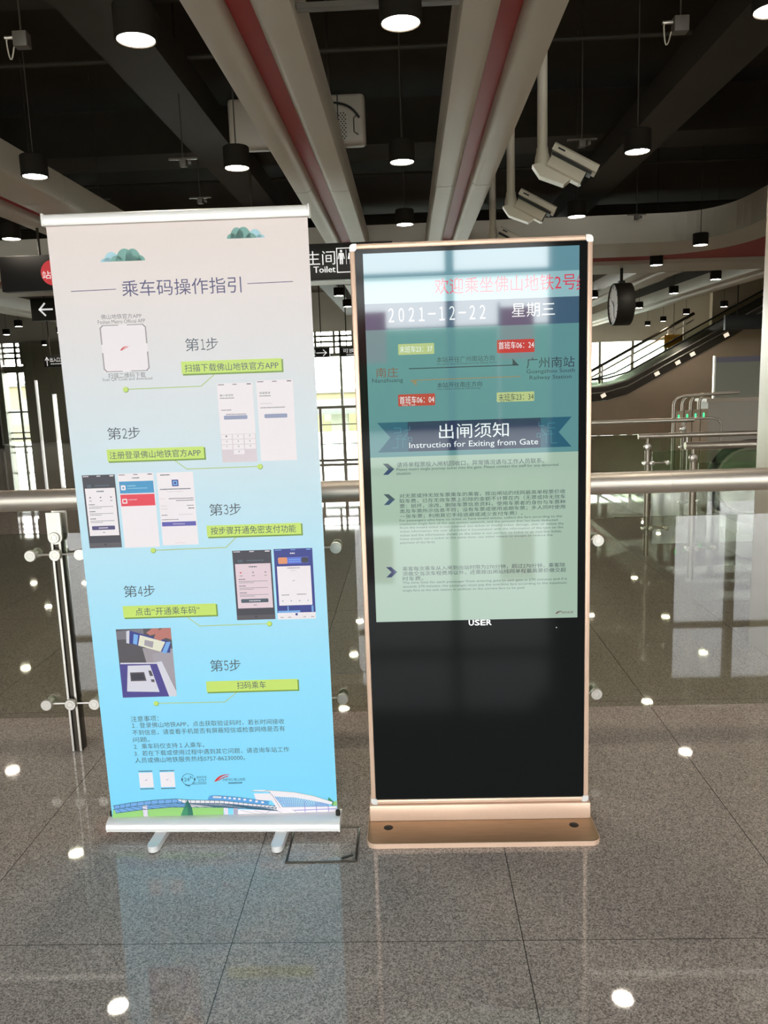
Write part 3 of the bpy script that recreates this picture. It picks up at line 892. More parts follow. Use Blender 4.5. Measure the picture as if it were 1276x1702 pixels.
for i in range(13):
    a = along(tb_[2:6], 0.07 + i * 0.07); 
    pr.rect(a[0], a[1] - 11, a[0] + 9, a[1] - 4, I['paper_white'], 5)
tb2 = [(380.5, 53.2), (460.7, 43.4), (559.5, 24.9)]
pr.line(tb2, 1.6, I['ink_teal'], 6)
bs = [(431.9, -1.8), (568.1, -9.3), (607.2, 2.8), (797.8, -0.4), (798.4, -25.9), (430.3, -23.0)]
pr.poly([bs[0], bs[1], bs[2], bs[3], (799, FL), (bs[5][0], FL)], I['paper_white'], 3)
for a in ([(457.1, -7.1), (520.2, -22.5)], [(508.2, -10.5), (552.2, -23.2)], [(574.7, -4.8), (541.6, -22.9)], [(589.2, -12.1), (605.6, -24.3)], [(640.7, -8.5), (661.2, -24.2)], [(607.1, 1.6), (794.7, 0.1)]):
    pr.line(a, 1.0, I['text_grey'], 4)
for x in [(685.5, -8.2), (684.7, -23.5), (726.1, -7.9), (725.3, -23.2), (768.7, -7.6), (768.0, -22.9)][::2]:
    pr.rect(x[0] - 1.2, FL + 2, x[0] + 1.2, 22, I['violet_line'], 4)
pr.line([(bs[4][0] - 150, -12), (799, -10)], 3, I['violet_line'], 4)
shell = [(499.8, 68.2), (513.6, 71.0), (551.8, 69.9), (653.0, 58.5), (718.0, 42.7), (783.6, 17.5), (781.1, 6.5), (735.9, 18.9), (651.9, 38.2), (582.0, 43.6), (566.1, 62.2)]
lat = [(582.0, 43.6), (651.9, 38.2), (735.9, 18.9), (767.4, 8.9), (766.9, -0.5), (607.2, 2.1)]
pr.poly(lat, I['cloud_blue'], 4)
for i in range(26):
    f = i / 26
    top = along(lat[0:4], f); f2 = min(1, f + 0.10); f3 = max(0, f - 0.06)
    bot = (lat[5][0] + (lat[4][0] - lat[5][0]) * f2, lat[5][1] + (lat[4][1] - lat[5][1]) * f2)
    bo3 = (lat[5][0] + (lat[4][0] - lat[5][0]) * f3, lat[5][1] + (lat[4][1] - lat[5][1]) * f3)
    pr.line([top, bot], 1.1, I['blue_bar'], 5); pr.line([top, bo3], 1.1, I['blue_bar'], 5)
pr.poly(shell[:3] + shell[8:], I['paper_white'], 6)
pr.poly(shell[2:9], I['paper_white'], 6)
pr.poly([(508.5, 57.6), (565.8, 56.4), (578.9, 28.0), (515.2, 31.7)], I['paper_white'], 4)
pr.poly([(566.2, 63.4), (579.9, 44.4), (607.1, 1.6), (589.7, -5.1), (570.4, 28.2)], I['paper_white'], 7)
pr.line([(562.1, 65.8), (577.6, 42.1), (598.5, -0.5)], 1.4, I['text_grey'], 8)
pr.line([(499.8, 68.2), (538.6, 62.8), (557.9, 67.0)], 1.2, I['text_grey'], 8)
pr.line(shell[2:6], 1.2, I['cloud_teal'], 8)
pr.poly([(771.9, 35.7), (764.5, 14.8), (786.2, 0.3), (789.1, 16.7)], I['tree_green'], 3)
pr.poly([(782.1, 5.1), (791.3, 19.0), (799.5, 21.1), (798.9, 0.0)], I['hill_green'], 3)
sheet = mb.build('printed_sheet', mats, ban, (0, 0.0, 0.088), (0.0335, 0, 0))
sheet['label'] = 'pale blue printed sheet with five numbered steps and phone screens'

# ------------------------------------------------------------ display kiosk
KX, KY = 0.208, 2.605
kio = thing('display_kiosk', 'tall rose gold floor-standing display kiosk with lit information screen', 'kiosk', (KX, KY, 0))
pts = []
for (cx, cy, a0) in ((0.36, -0.113, -90), (0.36, 0.27, 0), (-0.36, 0.27, 90), (-0.36, -0.113, 180)):
    for i in range(7):
        t = math.radians(a0 + 15 * i)
        pts.append((cx + 0.032 * math.cos(t), cy + 0.032 * math.sin(t)))
mb = MB()
mb.prism(pts, 0.0, 0.017)
mb.prism([(p[0] * 0.994, p[1] * 0.99 + 0.001) for p in pts], 0.017, 0.0195)
base = mb.build('base_plate', M['gold_flat'], kio)
mb = MB()
mb.strip([p for p in pts] + [pts[0]], [((p[0]) * 1.004, (p[1] - 0.08) * 1.006 + 0.08) for p in pts] + [((pts[0][0]) * 1.004, (pts[0][1] - 0.08) * 1.006 + 0.08)], 0.001, 0.0185)
fix(mb.build('edge_trim', M['gold'], base))
for sx_ in (-0.322, 0.322):
    mb = MB()
    mb.lathe([(0.0, 0.0215), (0.011, 0.0215), (0.0165, 0.0195), (0.0165, 0.0185)], (sx_, -0.048, 0))
    mb.box((sx_ - 0.009, -0.049, 0.0213), (sx_ + 0.009, -0.047, 0.022)).box((sx_ - 0.001, -0.057, 0.0213), (sx_ + 0.001, -0.039, 0.022))
    mb.build('bolt_cap', M['black'], base)
MB().box((-0.388, -0.008, 0.0195), (0.388, 0.075, 0.078), bev=0.003).build('plinth', M['gold'], kio)
# rounded frame of four bars and four plastic corners
z0, z1, hw = 0.08, 1.99, 0.3815
fw_ = 0.0165
mb = MB()
for (lo_, hi_) in (((-hw, 0, z0 + 0.02), (-hw + fw_, 0.06, z1 - 0.02)), ((hw - fw_, 0, z0 + 0.02), (hw, 0.06, z1 - 0.02)), ((-hw + 0.02, 0, z1 - fw_), (hw - 0.02, 0.06, z1)), ((-hw + 0.02, 0, z0), (hw - 0.02, 0.06, z0 + fw_))):
    mb.box(lo_, hi_, bev=0.004)
frm = mb.build('frame', M['gold'], kio)
for sx_ in (-1, 1):
    for zz in (z0, z1):
        sz = 1 if zz == z0 else -1
        arc = [(sx_ * (hw - 0.012) + sx_ * 0.0125 * math.cos(t), zz + sz * 0.012 - sz * 0.0125 * math.sin(t)) for t in [PI / 2 * i / 6 for i in range(7)]]
        poly = arc + [(sx_ * (hw - 0.022), zz - 0.0005 * sz), (sx_ * (hw - 0.022), zz + sz * 0.0165), (sx_ * (hw - 0.0165), zz + sz * 0.022), (sx_ * hw, zz + sz * 0.022)]
        poly = [arc[0]] and ([(sx_ * (hw + 0.0005), zz + sz * 0.022)] + arc + [(sx_ * (hw - 0.022), zz - sz * 0.0005), (sx_ * (hw - 0.022), zz + sz * fw_), (sx_ * (hw - fw_), zz + sz * 0.022)])
        fix(MB().prism(poly, -0.0012, 0.0612, 'y').build('corner_cap', M['silver'], frm))
MB().box((-hw + 0.005, 0.012, z0 + 0.005), (hw - 0.005, 0.056, z1 - 0.005)).build('housing', M['black'], kio)
mb = MB()
mb.box((-hw + fw_ - 0.001, 0.004, z0 + fw_ - 0.001), (hw - fw_ + 0.001, 0.011, z1 - fw_ + 0.001))
gl = mb.build('front_glass', M['black_glass'], kio)
gl['label'] = 'black glossy glass front with white maker lettering'
mb = MB()
pr = Print(mb, 0.004, 0, 0)
for i, (x, ch) in enumerate(zip((-0.026, -0.006, 0.014, 0.034), 'USER')):
    for dx, dz in ((0, 0), (0.8, 0), (0, 0.5)):
        pr.text(ch, (x * 1000 + dx, x * 1000 + dx + 16.5, 730 + dz, 749 + dz), 0, 1)
MB.build(mb, 'lettering', mat('logo_white', (230, 230, 230), 0.5, emit=(255, 255, 255), es=0.35), gl)
MB().cyl((0.27, 0.0041, 0.716), (0.27, 0.0032, 0.716), 0.002, 10).build('sensor', M['steel_polish'], gl)

# the lit picture on the screen
def emi(name, c, e):
    m = mat(name, (6, 6, 6), 0.04, 0, 0.44, emit=c, es=e)
    return m
SP = [('header_teal', (96, 140, 152)), ('strip_pale', (140, 180, 186)), ('date_slate', (64, 92, 114)), ('map_teal', (92, 140, 142)), ('ribbon_navy', (42, 56, 84)), ('page_green', (160, 184, 166)),
      ('scroll_red', (206, 60, 84)), ('white', (226, 236, 236)), ('tag_red', (178, 62, 56)), ('tag_yellow', (176, 190, 130)), ('ink', (54, 66, 76)), ('brown', (120, 82, 68)), ('tan', (140, 128, 98)),
      ('ribbon_edge', (44, 92, 112)), ('line_teal', (70, 140, 150)), ('grey_text', (64, 80, 84)), ('chevron', (50, 74, 106)), ('chevron_dark', (62, 80, 88)), ('logo', (96, 40, 44))]
SI = {nme: i for i, (nme, c) in enumerate(SP)}
smats = [emi('screen_' + nme, c, 0.62) for nme, c in SP]
mb = MB()
W_, H_ = 680.5, 1209.8
zb = 1.3547 - H_ / 2000
pr = Print(mb, 0.0038, -W_ / 2000, zb, 0.00012)
def band(y0, y1, mi):
    pr.rect(0, H_ * (1 - y1), W_, H_ * (1 - y0), mi, 0)
def fy(y):          # height as a share of the screen from the top
    return y
b1, b2, b3, b4 = 0.062, 0.128, 0.196, 0.535
band(0, b1, SI['header_teal']); band(b1, b2, SI['strip_pale']); band(b2, b3, SI['date_slate']); band(b3, b4, SI['map_teal']); band(b4, 1, SI['page_green'])
pr.text('欢迎乘坐佛山地铁2号', (224.4, 669.7, 1076.5, 1125.6), SI['scroll_red'])
pr.text('纟', (671.6, 683.1, 1074.0, 1119.1), SI['scroll_red'])
pr.text('２０２１－１２－２２', (75.1, 383.7, 995.3, 1039.2), SI['white']); pr.text('星期三', (467.8, 604.1, 996.9, 1040.6), SI['white'])
def rrect(q, mi):
    us = [p[0] for p in q]; vs = [p[1] for p in q]
    pr.rect((us[0] + us[3]) / 2, (vs[2] + vs[3]) / 2, (us[1] + us[2]) / 2, (vs[0] + vs[1]) / 2, mi, 1, 3)
rrect([(103.1, 926.3), (218.9, 925.8), (218.0, 891.8), (102.1, 891.6)], SI['tag_yellow']); pr.text('末班车23：37', (107.3, 212.8, 898.3, 919.5), SI['white'], 2)
rrect([(419.9, 927.6), (539.7, 927.9), (539.3, 886.7), (419.2, 885.9)], SI['tag_red']); pr.text('首班车06：24', (425.1, 537.6, 898.7, 921.7), SI['white'], 2)
rrect([(98.2, 765.4), (218.0, 765.8), (217.1, 727.9), (97.0, 727.2)], SI['tag_red']); pr.text('首班车06：04', (102.4, 214.6, 735.0, 759.4), SI['white'], 2)
rrect([(417.4, 761.4), (538.1, 761.4), (537.8, 730.8), (416.9, 730.8)], SI['tag_yellow']); pr.text('末班车23：34', (422.6, 536.0, 734.0, 757.4), SI['ink'], 2)
for s, bb in (('First Train', (109.8, 153.2, 728.9, 733.8)), ('Last Train', (428.3, 467.5, 731.9, 736.8))):
    pr.text(s, bb, SI['white'] if s[0] == 'F' else SI['ink'], 3)
pr.text('本站开往广州南站方向', (225.2, 411.4, 863.0, 881.3), SI['grey_text']); pr.text('The station towards Guangzhou South Railway Station', (225.2, 418.4, 854.3, 861.0), SI['grey_text'])
a = [(136.2, 847.1), (488.0, 847.1), (469.2, 868.5), (468.9, 847.3), (478.8, 856.7)]
pr.line(a[:2], 3.0, SI['ink'], 2); pr.poly([a[1], a[2], a[3]], SI['ink'], 2)
a = [(493.8, 810.6), (139.6, 809.7), (158.8, 791.1), (159.3, 809.6)]
pr.line(a[:2], 3.0, SI['tan'], 2); pr.poly([a[1], a[2], a[3]], SI['tan'], 2)
pr.text('南庄', (28.5, 99.8, 822.0, 853.1), SI['brown']); pr.text('Nanzhuang', (15.4, 115.1, 801.9, 819.1), SI['ink'])
pr.text('广州南站', (513.7, 667.0, 834.4, 869.1), SI['ink']); pr.text('Guangzhou South', (513.4, 668.1, 815.1, 831.5), SI['ink']); pr.text('Railway Station', (523.3, 657.2, 795.4, 811.9), SI['ink'])
pr.text('本站开往南庄方向', (225.1, 370.3, 782.4, 799.9), SI['ink']); pr.text('The station towards Nanzhuang', (224.8, 364.4, 774.6, 780.8), SI['ink'])
rb = [(26.3, 673.4), (658.7, 679.2), (616.0, 630.3), (660.1, 582.2), (30.5, 575.5), (69.4, 620.6)]
vt, vb = (rb[0][1] + rb[1][1]) / 2, (rb[3][1] + rb[4][1]) / 2
vm = (vt + vb) / 2
uL, uR = rb[0][0], rb[1][0]
pr.poly([(uL + 100, vt), (uR - 100, vt), (uR - 100, vb), (uL + 100, vb)], SI['ribbon_navy'], 2)
pr.poly([(uL, vt), (uL + 101, vt), (uL + 101, vb), (uL, vb), (uL + 42, vm)], SI['ribbon_edge'], 1)
pr.poly([(uR, vt), (uR - 42, vm), (uR, vb), (uR - 101, vb), (uR - 101, vt)], SI['ribbon_edge'], 1)
for s_ in (-1, 1):
    uo = uL + 46 if s_ < 0 else uR - 46
    d = -s_
    for (pl) in ([(0, -35), (20, -35), (20, 5), (34, 5)], [(8, 30), (30, 30), (30, 14), (8, 14)], [(12, -5), (40, -5), (52, 12)], [(36, -36), (36, -8), (48, -8)], [(56, -2), (66, -2), (66, -14), (56, -14), (56, -2)], [(44, 22), (60, 22), (60, 34)]):
        pr.line([(uo + d * x, vm + y) for x, y in pl], 1.4, SI['line_teal'], 3)
pr.text('出闸须知', (227.8, 454.9, 617.3, 665.7), SI['white'], 4)
pr.text('Instruction for Exiting from Gate', (129.2, 550.2, 584.1, 608.9), SI['white'], 4)
for cq, c in (([(40.2, 541.6), (77.7, 504.4)], 'chevron_dark'), ([(39.4, 439.9), (77.1, 403.4)], 'chevron_dark'), ([(39.4, 191.6), (76.5, 155.6)], 'chevron')):
    (ua, va), (ub, vb_) = cq
    vm_ = (va + vb_) / 2
    pr.poly([(ua, va), (ua + 17, va), (ub, vm_), (ua + 18, vm_)], SI[c], 1); pr.poly([(ua + 18, vm_), (ub, vm_), (ua + 17, vb_), (ua, vb_)], SI['chevron'], 1)
ZH = [('请将单程票投入闸机回收口，异常情况请与工作人员联系。', (86.6, 569.6, 527.8, 544.4)),
      ('对无票或持无效车票乘车的乘客，按出闸站的线网最高单程票价收', (92.0, 639.2, 424.9, 439.6)), ('取车费，已在无效车票上扣除的金额不计算在内（无票或持无效车', (91.5, 639.2, 407.7, 422.5)), ('票：损坏，涂改、删除车票信息资料，使用车票者的身份与车票种', (91.8, 639.1, 390.3, 405.1)),
      ('类及车票所示信息不符；没有车票或使用逾期车票；多人同时使用', (91.7, 638.2, 372.9, 387.7)), ('一张车票；利用其它手段逃避或减少支付车费）。', (91.9, 498.6, 355.8, 370.6)),
      ('乘客每次乘车从入闸到出站时限为270分钟，超过270分钟，乘客除', (94.6, 638.9, 175.9, 191.4)), ('须缴交当次车程费用以外，还需按出闸站线网单程最高票价缴交超', (94.5, 641.7, 158.7, 174.1)), ('时车费。', (94.4, 163.3, 142.2, 157.1))]
EN = [('Please insert single journey ticket into the gate. Please contact the staff for any abnormal', (85.1, 616.0, 514.4, 525.4)), ('situation.', (84.7, 133.6, 503.0, 512.0)),
      ('For passengers who have no ticket or have invalid tickets, collect the fare according to the', (90.1, 627.7, 343.6, 353.4)), ('maximum single fare of the exit station network, and the amount that has been deducted', (89.9, 613.4, 331.4, 341.2)), ('from the invalid ticket is not counted. (no ticket or invalid ticket: damage, alter or delete the', (89.9, 633.6, 318.8, 328.8)),
      ('ticket information; the user of a ticket is inconsistent with the information of the type on the', (89.8, 631.9, 306.3, 316.1)), ('ticket and the information shown on the ticket is not correct; no ticket or an overdue ticket;', (90.0, 626.5, 293.7, 303.5)), ('many people use a ticket at the same time; use other means to escape or reduce the', (90.0, 597.2, 281.0, 290.8)), ('payment of the fare)', (90.0, 204.8, 268.1, 277.5)),
      ('The time limit for each passenger from entering gate to exit gate is 270 minutes and if it', (93.6, 645.4, 129.7, 139.7)), ('exceeds 270 minutes, the passenger must pay the overtime fare according to the maximum', (93.6, 644.1, 116.2, 126.0)), ('single fare at the exit station in addition to the current fare to be paid.', (93.6, 504.9, 102.7, 112.5))]
for s, bb in ZH:
    pr.text(s, bb, SI['ink'])
for s, bb in EN:
    pr.text(s, bb, SI['grey_text'])
lg = [(618.0, 19.8)][0]
swoosh(lg[0], lg[1], 22, SI['logo'], 1)
pr.text('FMETRO', (628.1, 646.3, 14.4, 21.7), SI['logo'], 2); pr.text('佛山地铁', (647.3, 666.4, 14.5, 22.8), SI['logo'], 2)
scr = mb.build('screen', smats, kio)
scr['label'] = 'lit screen with date, route map and gate instructions'

# ------------------------------------------------------------ floor access cover
hat = thing('access_cover', 'small square granite access cover with dark metal rim in the floor', 'floor hatch', (-0.3335, 2.489, 0))
MB().box((-0.111, -0.096, 0.0005), (0.111, 0.096, 0.0025)).build('lid', M['floor'], hat)
mb = MB()
for a_, b_ in (((-0.119, -0.104), (0.119, -0.0975)), ((-0.119, 0.0975), (0.119, 0.104)), ((-0.119, -0.0975), (-0.1125, 0.0975)), ((0.1125, -0.0975), (0.119, 0.0975))):
    mb.box((a_[0], a_[1], 0.0004), (b_[0], b_[1], 0.0042), bev=0.001)
mb.build('rim', M['steel_dark'], hat)
o = MB().box((-0.02, -0.005, 0.0), (0.02, 0.005, 0.003), bev=0.001).build('finger_slot', M['black'], hat, (0.085, -0.078, 0.0025), (0, 0, 0.5))

# ------------------------------------------------------------ glass railing behind the banner and kiosk
RY = 3.256
ral = thing('glass_railing', 'long glass railing with thick steel handrail behind the banner and the kiosk', 'railing', (0, RY, 0))
hr = MB()
joints = [-4.72, -1.40, 1.05, 4.2]
for a, b in zip([-6.6] + joints, joints + [5.2]):
    hr.cyl((a + 0.0008, 0, 1.115), (b - 0.0008, 0, 1.115), 0.0455, 28)
hr.cyl((-6.6, 0, 1.115), (5.2, 0, 1.115), 0.0445, 20)
hr.build('handrail', M['steel'], ral)
POSTS = [-4.724, -3.649, -2.574, -1.499, -0.424, 0.651, 1.726, 2.801, 3.876]


def rail_post(parent, x, top, zc, sc=1.0):
    mb = MB()
    for s in (-1, 1):
        mb.box((s * 0.0165 - 0.0042, -0.028, 0), (s * 0.0165 + 0.0042, 0.028, top - 0.12), bev=0.001)
    mb.box((-0.012, -0.02, 0), (0.012, 0.02, top - 0.13))
    p = mb.build('post', [M['steel_dark']], parent, (x, 0, 0))
    e = MB()
    for s in (-1, 1):
        e.box((s * 0.0165 - 0.0044, -0.0305, 0.002), (s * 0.0165 + 0.0044, -0.0262, top - 0.12))
    e.build('polished_edge', M['steel_polish'], p)
    b = MB()
    arc = [(0.03 * math.cos(t), top - 0.155 - 0.03 * math.sin(t)) for t in [PI * i / 10 for i in range(11)]]
    b.prism(arc + [(-0.03, top - 0.05), (0.03, top - 0.05)], -0.034, -0.022, 'y')
    b.prism(arc + [(-0.03, top - 0.05), (0.03, top - 0.05)], 0.022, 0.034, 'y')
    b.lathe([(0.0, -0.044), (0.01, -0.044), (0.0105, -0.046), (0.0125, -0.046), (0.013, -0.044), (0.0215, -0.044), (0.0235, -0.0415), (0.0235, -0.034)], (0, 0, top - 0.155), 'y', 20)
    fix(b.build('saddle_bracket', M['steel_polish'], p))
    for z in zc:
        c = MB()
        c.cyl((-0.105, -0.034, z), (0.105, -0.034, z), 0.0045, 8)
        for dx in (-0.105, 0, 0.105):
            c.lathe([(0.0, -0.055), (0.011, -0.055), (0.0115, -0.0565), (0.0135, -0.0565), (0.014, -0.055), (0.0225, -0.055), (0.0245, -0.0525), (0.0245, -0.04), (0.01, -0.036), (0.01, 0.012), (0.022, 0.012), (0.022, 0.02), (0.0, 0.02)], (dx, 0, z), 'y', 20)
        fix(c.build('glass_clamp', M['steel_polish'], p))
    return p


p0 = rail_post(ral, POSTS[0], 1.115, (0.887, 0.226))
for x in POSTS[1:]:
    c = copy_tree(p0, ral)
    c.location.x = x
g0 = MB().box((POSTS[0] + 0.012, -0.006, 0.15), (POSTS[1] - 0.012, 0.006, 0.972)).build('glass_panel', M['glass'], ral)
for k in range(1, 8):
    c = g0.copy(); COL.objects.link(c); c.parent = ral
    c.location.x = k * 1.075


def side_rail(label, x0, x1, y, top, posts, r=0.024, low=(0.24, 0.8)):
    t = thing('glass_railing', label, 'railing', (0, y, 0), group='glass railings round the stairwell')
    MB().cyl((x0, 0, top), (x1, 0, top), r, 18).build('handrail', M['steel'], t)
    for x in posts:
        mb = MB()
        mb.cyl((x, 0, 0), (x, 0, top - 0.1), 0.021, 12)
        mb.cyl((x, 0, top - 0.1), (x, 0, top), 0.012, 10)
        p = mb.build('post', M['steel'], t)
        b = MB().lathe([(0.0, -0.03), (0.026, -0.024), (0.034, 0.0), (0.026, 0.024), (0.0, 0.03)], (x, 0, top - 0.09), 'y', 14)
        b.build('post_cap', M['steel_polish'], p)
        for z in low:
            c = MB()
            c.cyl((x - 0.05, -0.03, z), (x + 0.16, -0.03, z), 0.007, 8)
            for dx in (-0.03, 0.03, 0.16):
                c.lathe([(0, -0.05), (0.02, -0.046), (0.02, -0.03), (0.012, -0.024), (0.012, 0.02), (0, 0.024)], (x + dx, 0, z), 'y', 12)
            c.build('glass_clamp', M['steel_polish'], p)
    xs = list(posts) + [x1]
    for a, b in zip(xs[:-1], xs[1:]):
        MB().box((a + 0.04, -0.006, 0.1), (b - 0.02, 0.006, top - 0.13)).build('glass_panel', M['glass'], t)
    return t


side_rail('nearer of two short glass railings beside the right column', 2.03, 6.4, 5.93, 1.01, (2.09, 3.6, 5.1), 0.028)
side_rail('glass railing just behind the nearer one beside the right column', 1.92, 6.4, 6.76, 1.025, (2.0, 3.6, 5.1), 0.022)
side_rail('low steel handrail with glass in front of the fare gates', -0.3, 2.85, 8.1, 1.07, (-0.25, 1.3, 2.75), 0.024)
t = thing('guard_rail', 'thin bent steel tube rail in front of the fare gates', 'rail', (0, 8.3, 0))
MB().tube([(2.82, 0, 0.0), (2.82, 0, 1.0), (2.86, 0, 1.055), (2.92, 0, 1.07), (3.1, 0, 1.07), (3.17, 0, 1.05), (3.2, 0, 1.0), (3.2, 0, 0)], 0.012, 10).build('hoop', M['steel'], t)
MB().cyl((2.82, 0, 0.35), (3.2, 0, 0.35), 0.01, 8).build('cross_bar', M['steel'], t)
# far glass balustrade seen between banner and kiosk
t = thing('glass_balustrade', 'distant white framed glass balustrade between banner and kiosk', 'railing', (-1.7, 15.6, 0))
MB().box((-2.6, -0.03, 1.06), (1.6, 0.03, 1.11)).build('top_bar', M['steel_dark'], t)
MB().box((-2.6, -0.03, 0.02), (1.6, 0.03, 0.07)).build('bottom_bar', M['steel_dark'], t)
for z in (0.36, 0.74):
    MB().box((-0.02, -0.012, z), (1.6, 0.012, z + 0.018)).build('middle_bar', M['steel_dark'], t)
for x in (-2.5, -1.2, -0.04, 0.42, 1.5):
    MB().box((x - 0.02, -0.025, 0), (x + 0.03, 0.025, 1.1)).build('post', M['steel_dark'], t)
for a, b in ((-2.46, -1.24), (-1.16, -0.08), (0.0, 0.38), (0.46, 1.46)):
    MB().box((a, -0.005, 0.09), (b, 0.005, 1.04)).build('glass_panel', M['glass_far'], t)

# ------------------------------------------------------------ pendant downlights
LZ = 2.86
lamp0 = thing('ceiling_downlight', 'x', 'downlight', (0, 0, LZ), group='pendant downlights')
mb = MB()
mb.lathe([(0.069, 0.004), (0.072, 0.0), (0.077, 0.0), (0.079, 0.004), (0.079, 0.118), (0.074, 0.124), (0.0, 0.124)], (0, 0, 0), 'z', 28)
fix(mb.build('housing', M['lamp_body'], lamp0))
MB().lathe([(0.0, 0.003), (0.069, 0.004), (0.069, 0.012), (0.0, 0.012)], (0, 0, 0), 'z', 28).build('diffuser', M['lamp_glow'], lamp0)
fix(lamp0.children[-1] if lamp0.children else [x for x in bpy.data.objects if x.parent == lamp0][-1])
MB().cyl((0, 0, 0.12), (0, 0, DECK - LZ), 0.004, 8).build('hanging_rod', M['duct'], lamp0)
LAMPS = [
    (-0.99, 3.22, 'largest bright round downlight at the upper left, nearest the camera'),
    (0.01, 3.19, 'bright round downlight between the two ceiling beams at the top edge'),
    (1.39, 3.24, 'bright round downlight cut by the upper right corner'),
    (-2.24, 5.05, 'round downlight beside the short beam at the left'),
    (-1.0, 5.06, 'round downlight above the right half of the banner'),
    (0.0, 5.09, 'second downlight back between the two ceiling beams'),
    (1.41, 5.09, 'round downlight to the right of the nearer security camera'),
    (-3.35, 6.97, 'round downlight above the black sign board at the left edge'),
    (0.01, 7.05, 'third downlight back between the two ceiling beams, over the kiosk'),
    (1.45, 7.02, 'small round downlight above the right end of the kiosk'),
    (-4.84, 8.68, 'downlight beyond the left edge that mirrors in the lower left floor'),
    (3.13, 8.85, 'round downlight over the curve of the wide beam near the column'),
    (3.12, 10.33, 'round downlight against the red band of the wide beam'),
    (-1.01, 10.3, 'small downlight just under the toilet sign'),
    (-1.02, 12.47, 'upper of two tiny downlights below the toilet sign'),
    (-1.03, 14.29, 'lower of two tiny downlights below the toilet sign'),
    (3.26, 14.34, 'small downlight touching the right side of the kiosk frame'),
    (4.57, 14.13, 'small downlight up and to the right of the round clock'),
    (4.55, 12.2, 'dark downlight body in the gap behind the wide beam'),
    (4.8, 16.99, 'small downlight just right of the round clock'),
    (6.87, 23.45, 'lowest small downlight below right of the clock'),
    (6.78, 21.75, 'small downlight above the top of the sloping handrail'),
    (6.55, 19.31, 'larger downlight above the yellow sign'),
    (6.73, 17.52, 'small downlight above the dark hanging panel'),
    (8.42, 21.71, 'tiny downlight in front of the dark hanging panel'),
    (-4.62, 10.07, 'downlight under the black sign board beside the red disc'),
    (-7.66, 15.85, 'tiny downlight below the arrow sign at the left edge'),
    (-6.37, 12.18, 'far downlight left of the arrow sign, outside the frame edge'),
    (-8.94, 17.9, 'distant downlight above the lift lobby, left row'),
    (-7.68, 17.8, 'distant downlight above the lift lobby, right row'),
    (-10.1, 22.3, 'distant downlight close to the lift lobby windows'),
]
for i, (x, y, lb) in enumerate(LAMPS):
    o = lamp0 if i == 0 else copy_tree(lamp0)
    o.location = (x, y, LZ)
    o['label'] = lb

# ------------------------------------------------------------ security cameras on drop pipes
cc0 = thing('security_camera', 'x', 'camera', (0, 0, 0), group='security cameras')
MB().cyl((0, 0, 0.06), (0, 0, 1.48), 0.03, 16).build('drop_pipe', M['white_plastic'], cc0)
mb = MB()
mb.lathe([(0.0, 0.085), (0.034, 0.085), (0.036, 0.06), (0.044, 0.03), (0.046, 0.0), (0.044, -0.03), (0.03, -0.05), (0.0, -0.052)], (0, 0, 0), 'z', 18)
mb.cyl((0, 0, -0.005), (0.06, 0, -0.035), 0.036, 16)
fix(mb.build('swivel_joint', M['white_plastic'], cc0))
RT = Matrix.Rotation(math.radians(27), 4, 'Y')
body = MB()
body.prism([(-0.052, -0.032), (-0.052, 0.01), (-0.04, 0.03), (0.04, 0.03), (0.052, 0.01), (0.052, -0.032), (0.04, -0.042), (-0.04, -0.042)], 0.045, 0.27, 'x')
bo = fix(body.build('body', M['white_plastic'], cc0, (0.0, 0, 0.03), (0, math.radians(30), 0)))
mb = MB().box((0.27, -0.044, -0.034), (0.276, 0.044, 0.024), bev=0.004)
mb.build('lens_window', M['black_glass'], bo)
mb = MB()
mb.prism([(-0.064, 0.05), (-0.064, 0.085), (-0.05, 0.098), (0.05, 0.098), (0.064, 0.085), (0.064, 0.05), (0.06, 0.05), (0.06, 0.083), (0.048, 0.094), (-0.048, 0.094), (-0.06, 0.083), (-0.06, 0.05)], 0.03, 0.32, 'x')
mb.box((0.06, -0.012, 0.028), (0.24, 0.012, 0.095))
sh = fix(mb.build('sun_shield', M['white_plastic'], bo))
MB().box((0.06, -0.0648, 0.068), (0.105, -0.0638, 0.078)).build('maker_mark', M['black'], sh)
mb = MB().box((0.04, -0.05, 0.03), (0.30, 0.05, 0.046))
mb.build('shield_gap_shade', M['black'], bo)  # black filler standing in for the shade between sun shield and body
mb = MB()
mb.prism([(0.0, -0.042), (0.21, -0.042), (0.19, -0.085), (0.04, -0.105), (-0.03, -0.07)], -0.046, 0.046, 'y')
mb2 = fix(mb.build('mounting_box', M['white_plastic'], bo))
for i, (x, y, z, lb, rz) in enumerate(((0.83, 5.0, 2.80, 'nearer white security camera on a long drop pipe', -0.12), (0.785, 6.1, 2.795, 'second white security camera behind the nearer one', -0.12), (0.80, 7.5, 2.79, 'third security camera mostly hidden behind the kiosk top', -0.12))):
    o = cc0 if i == 0 else copy_tree(cc0)
    o.location = (x, y, z)
    o.rotation_euler = (0, 0, rz)
    o['label'] = lb

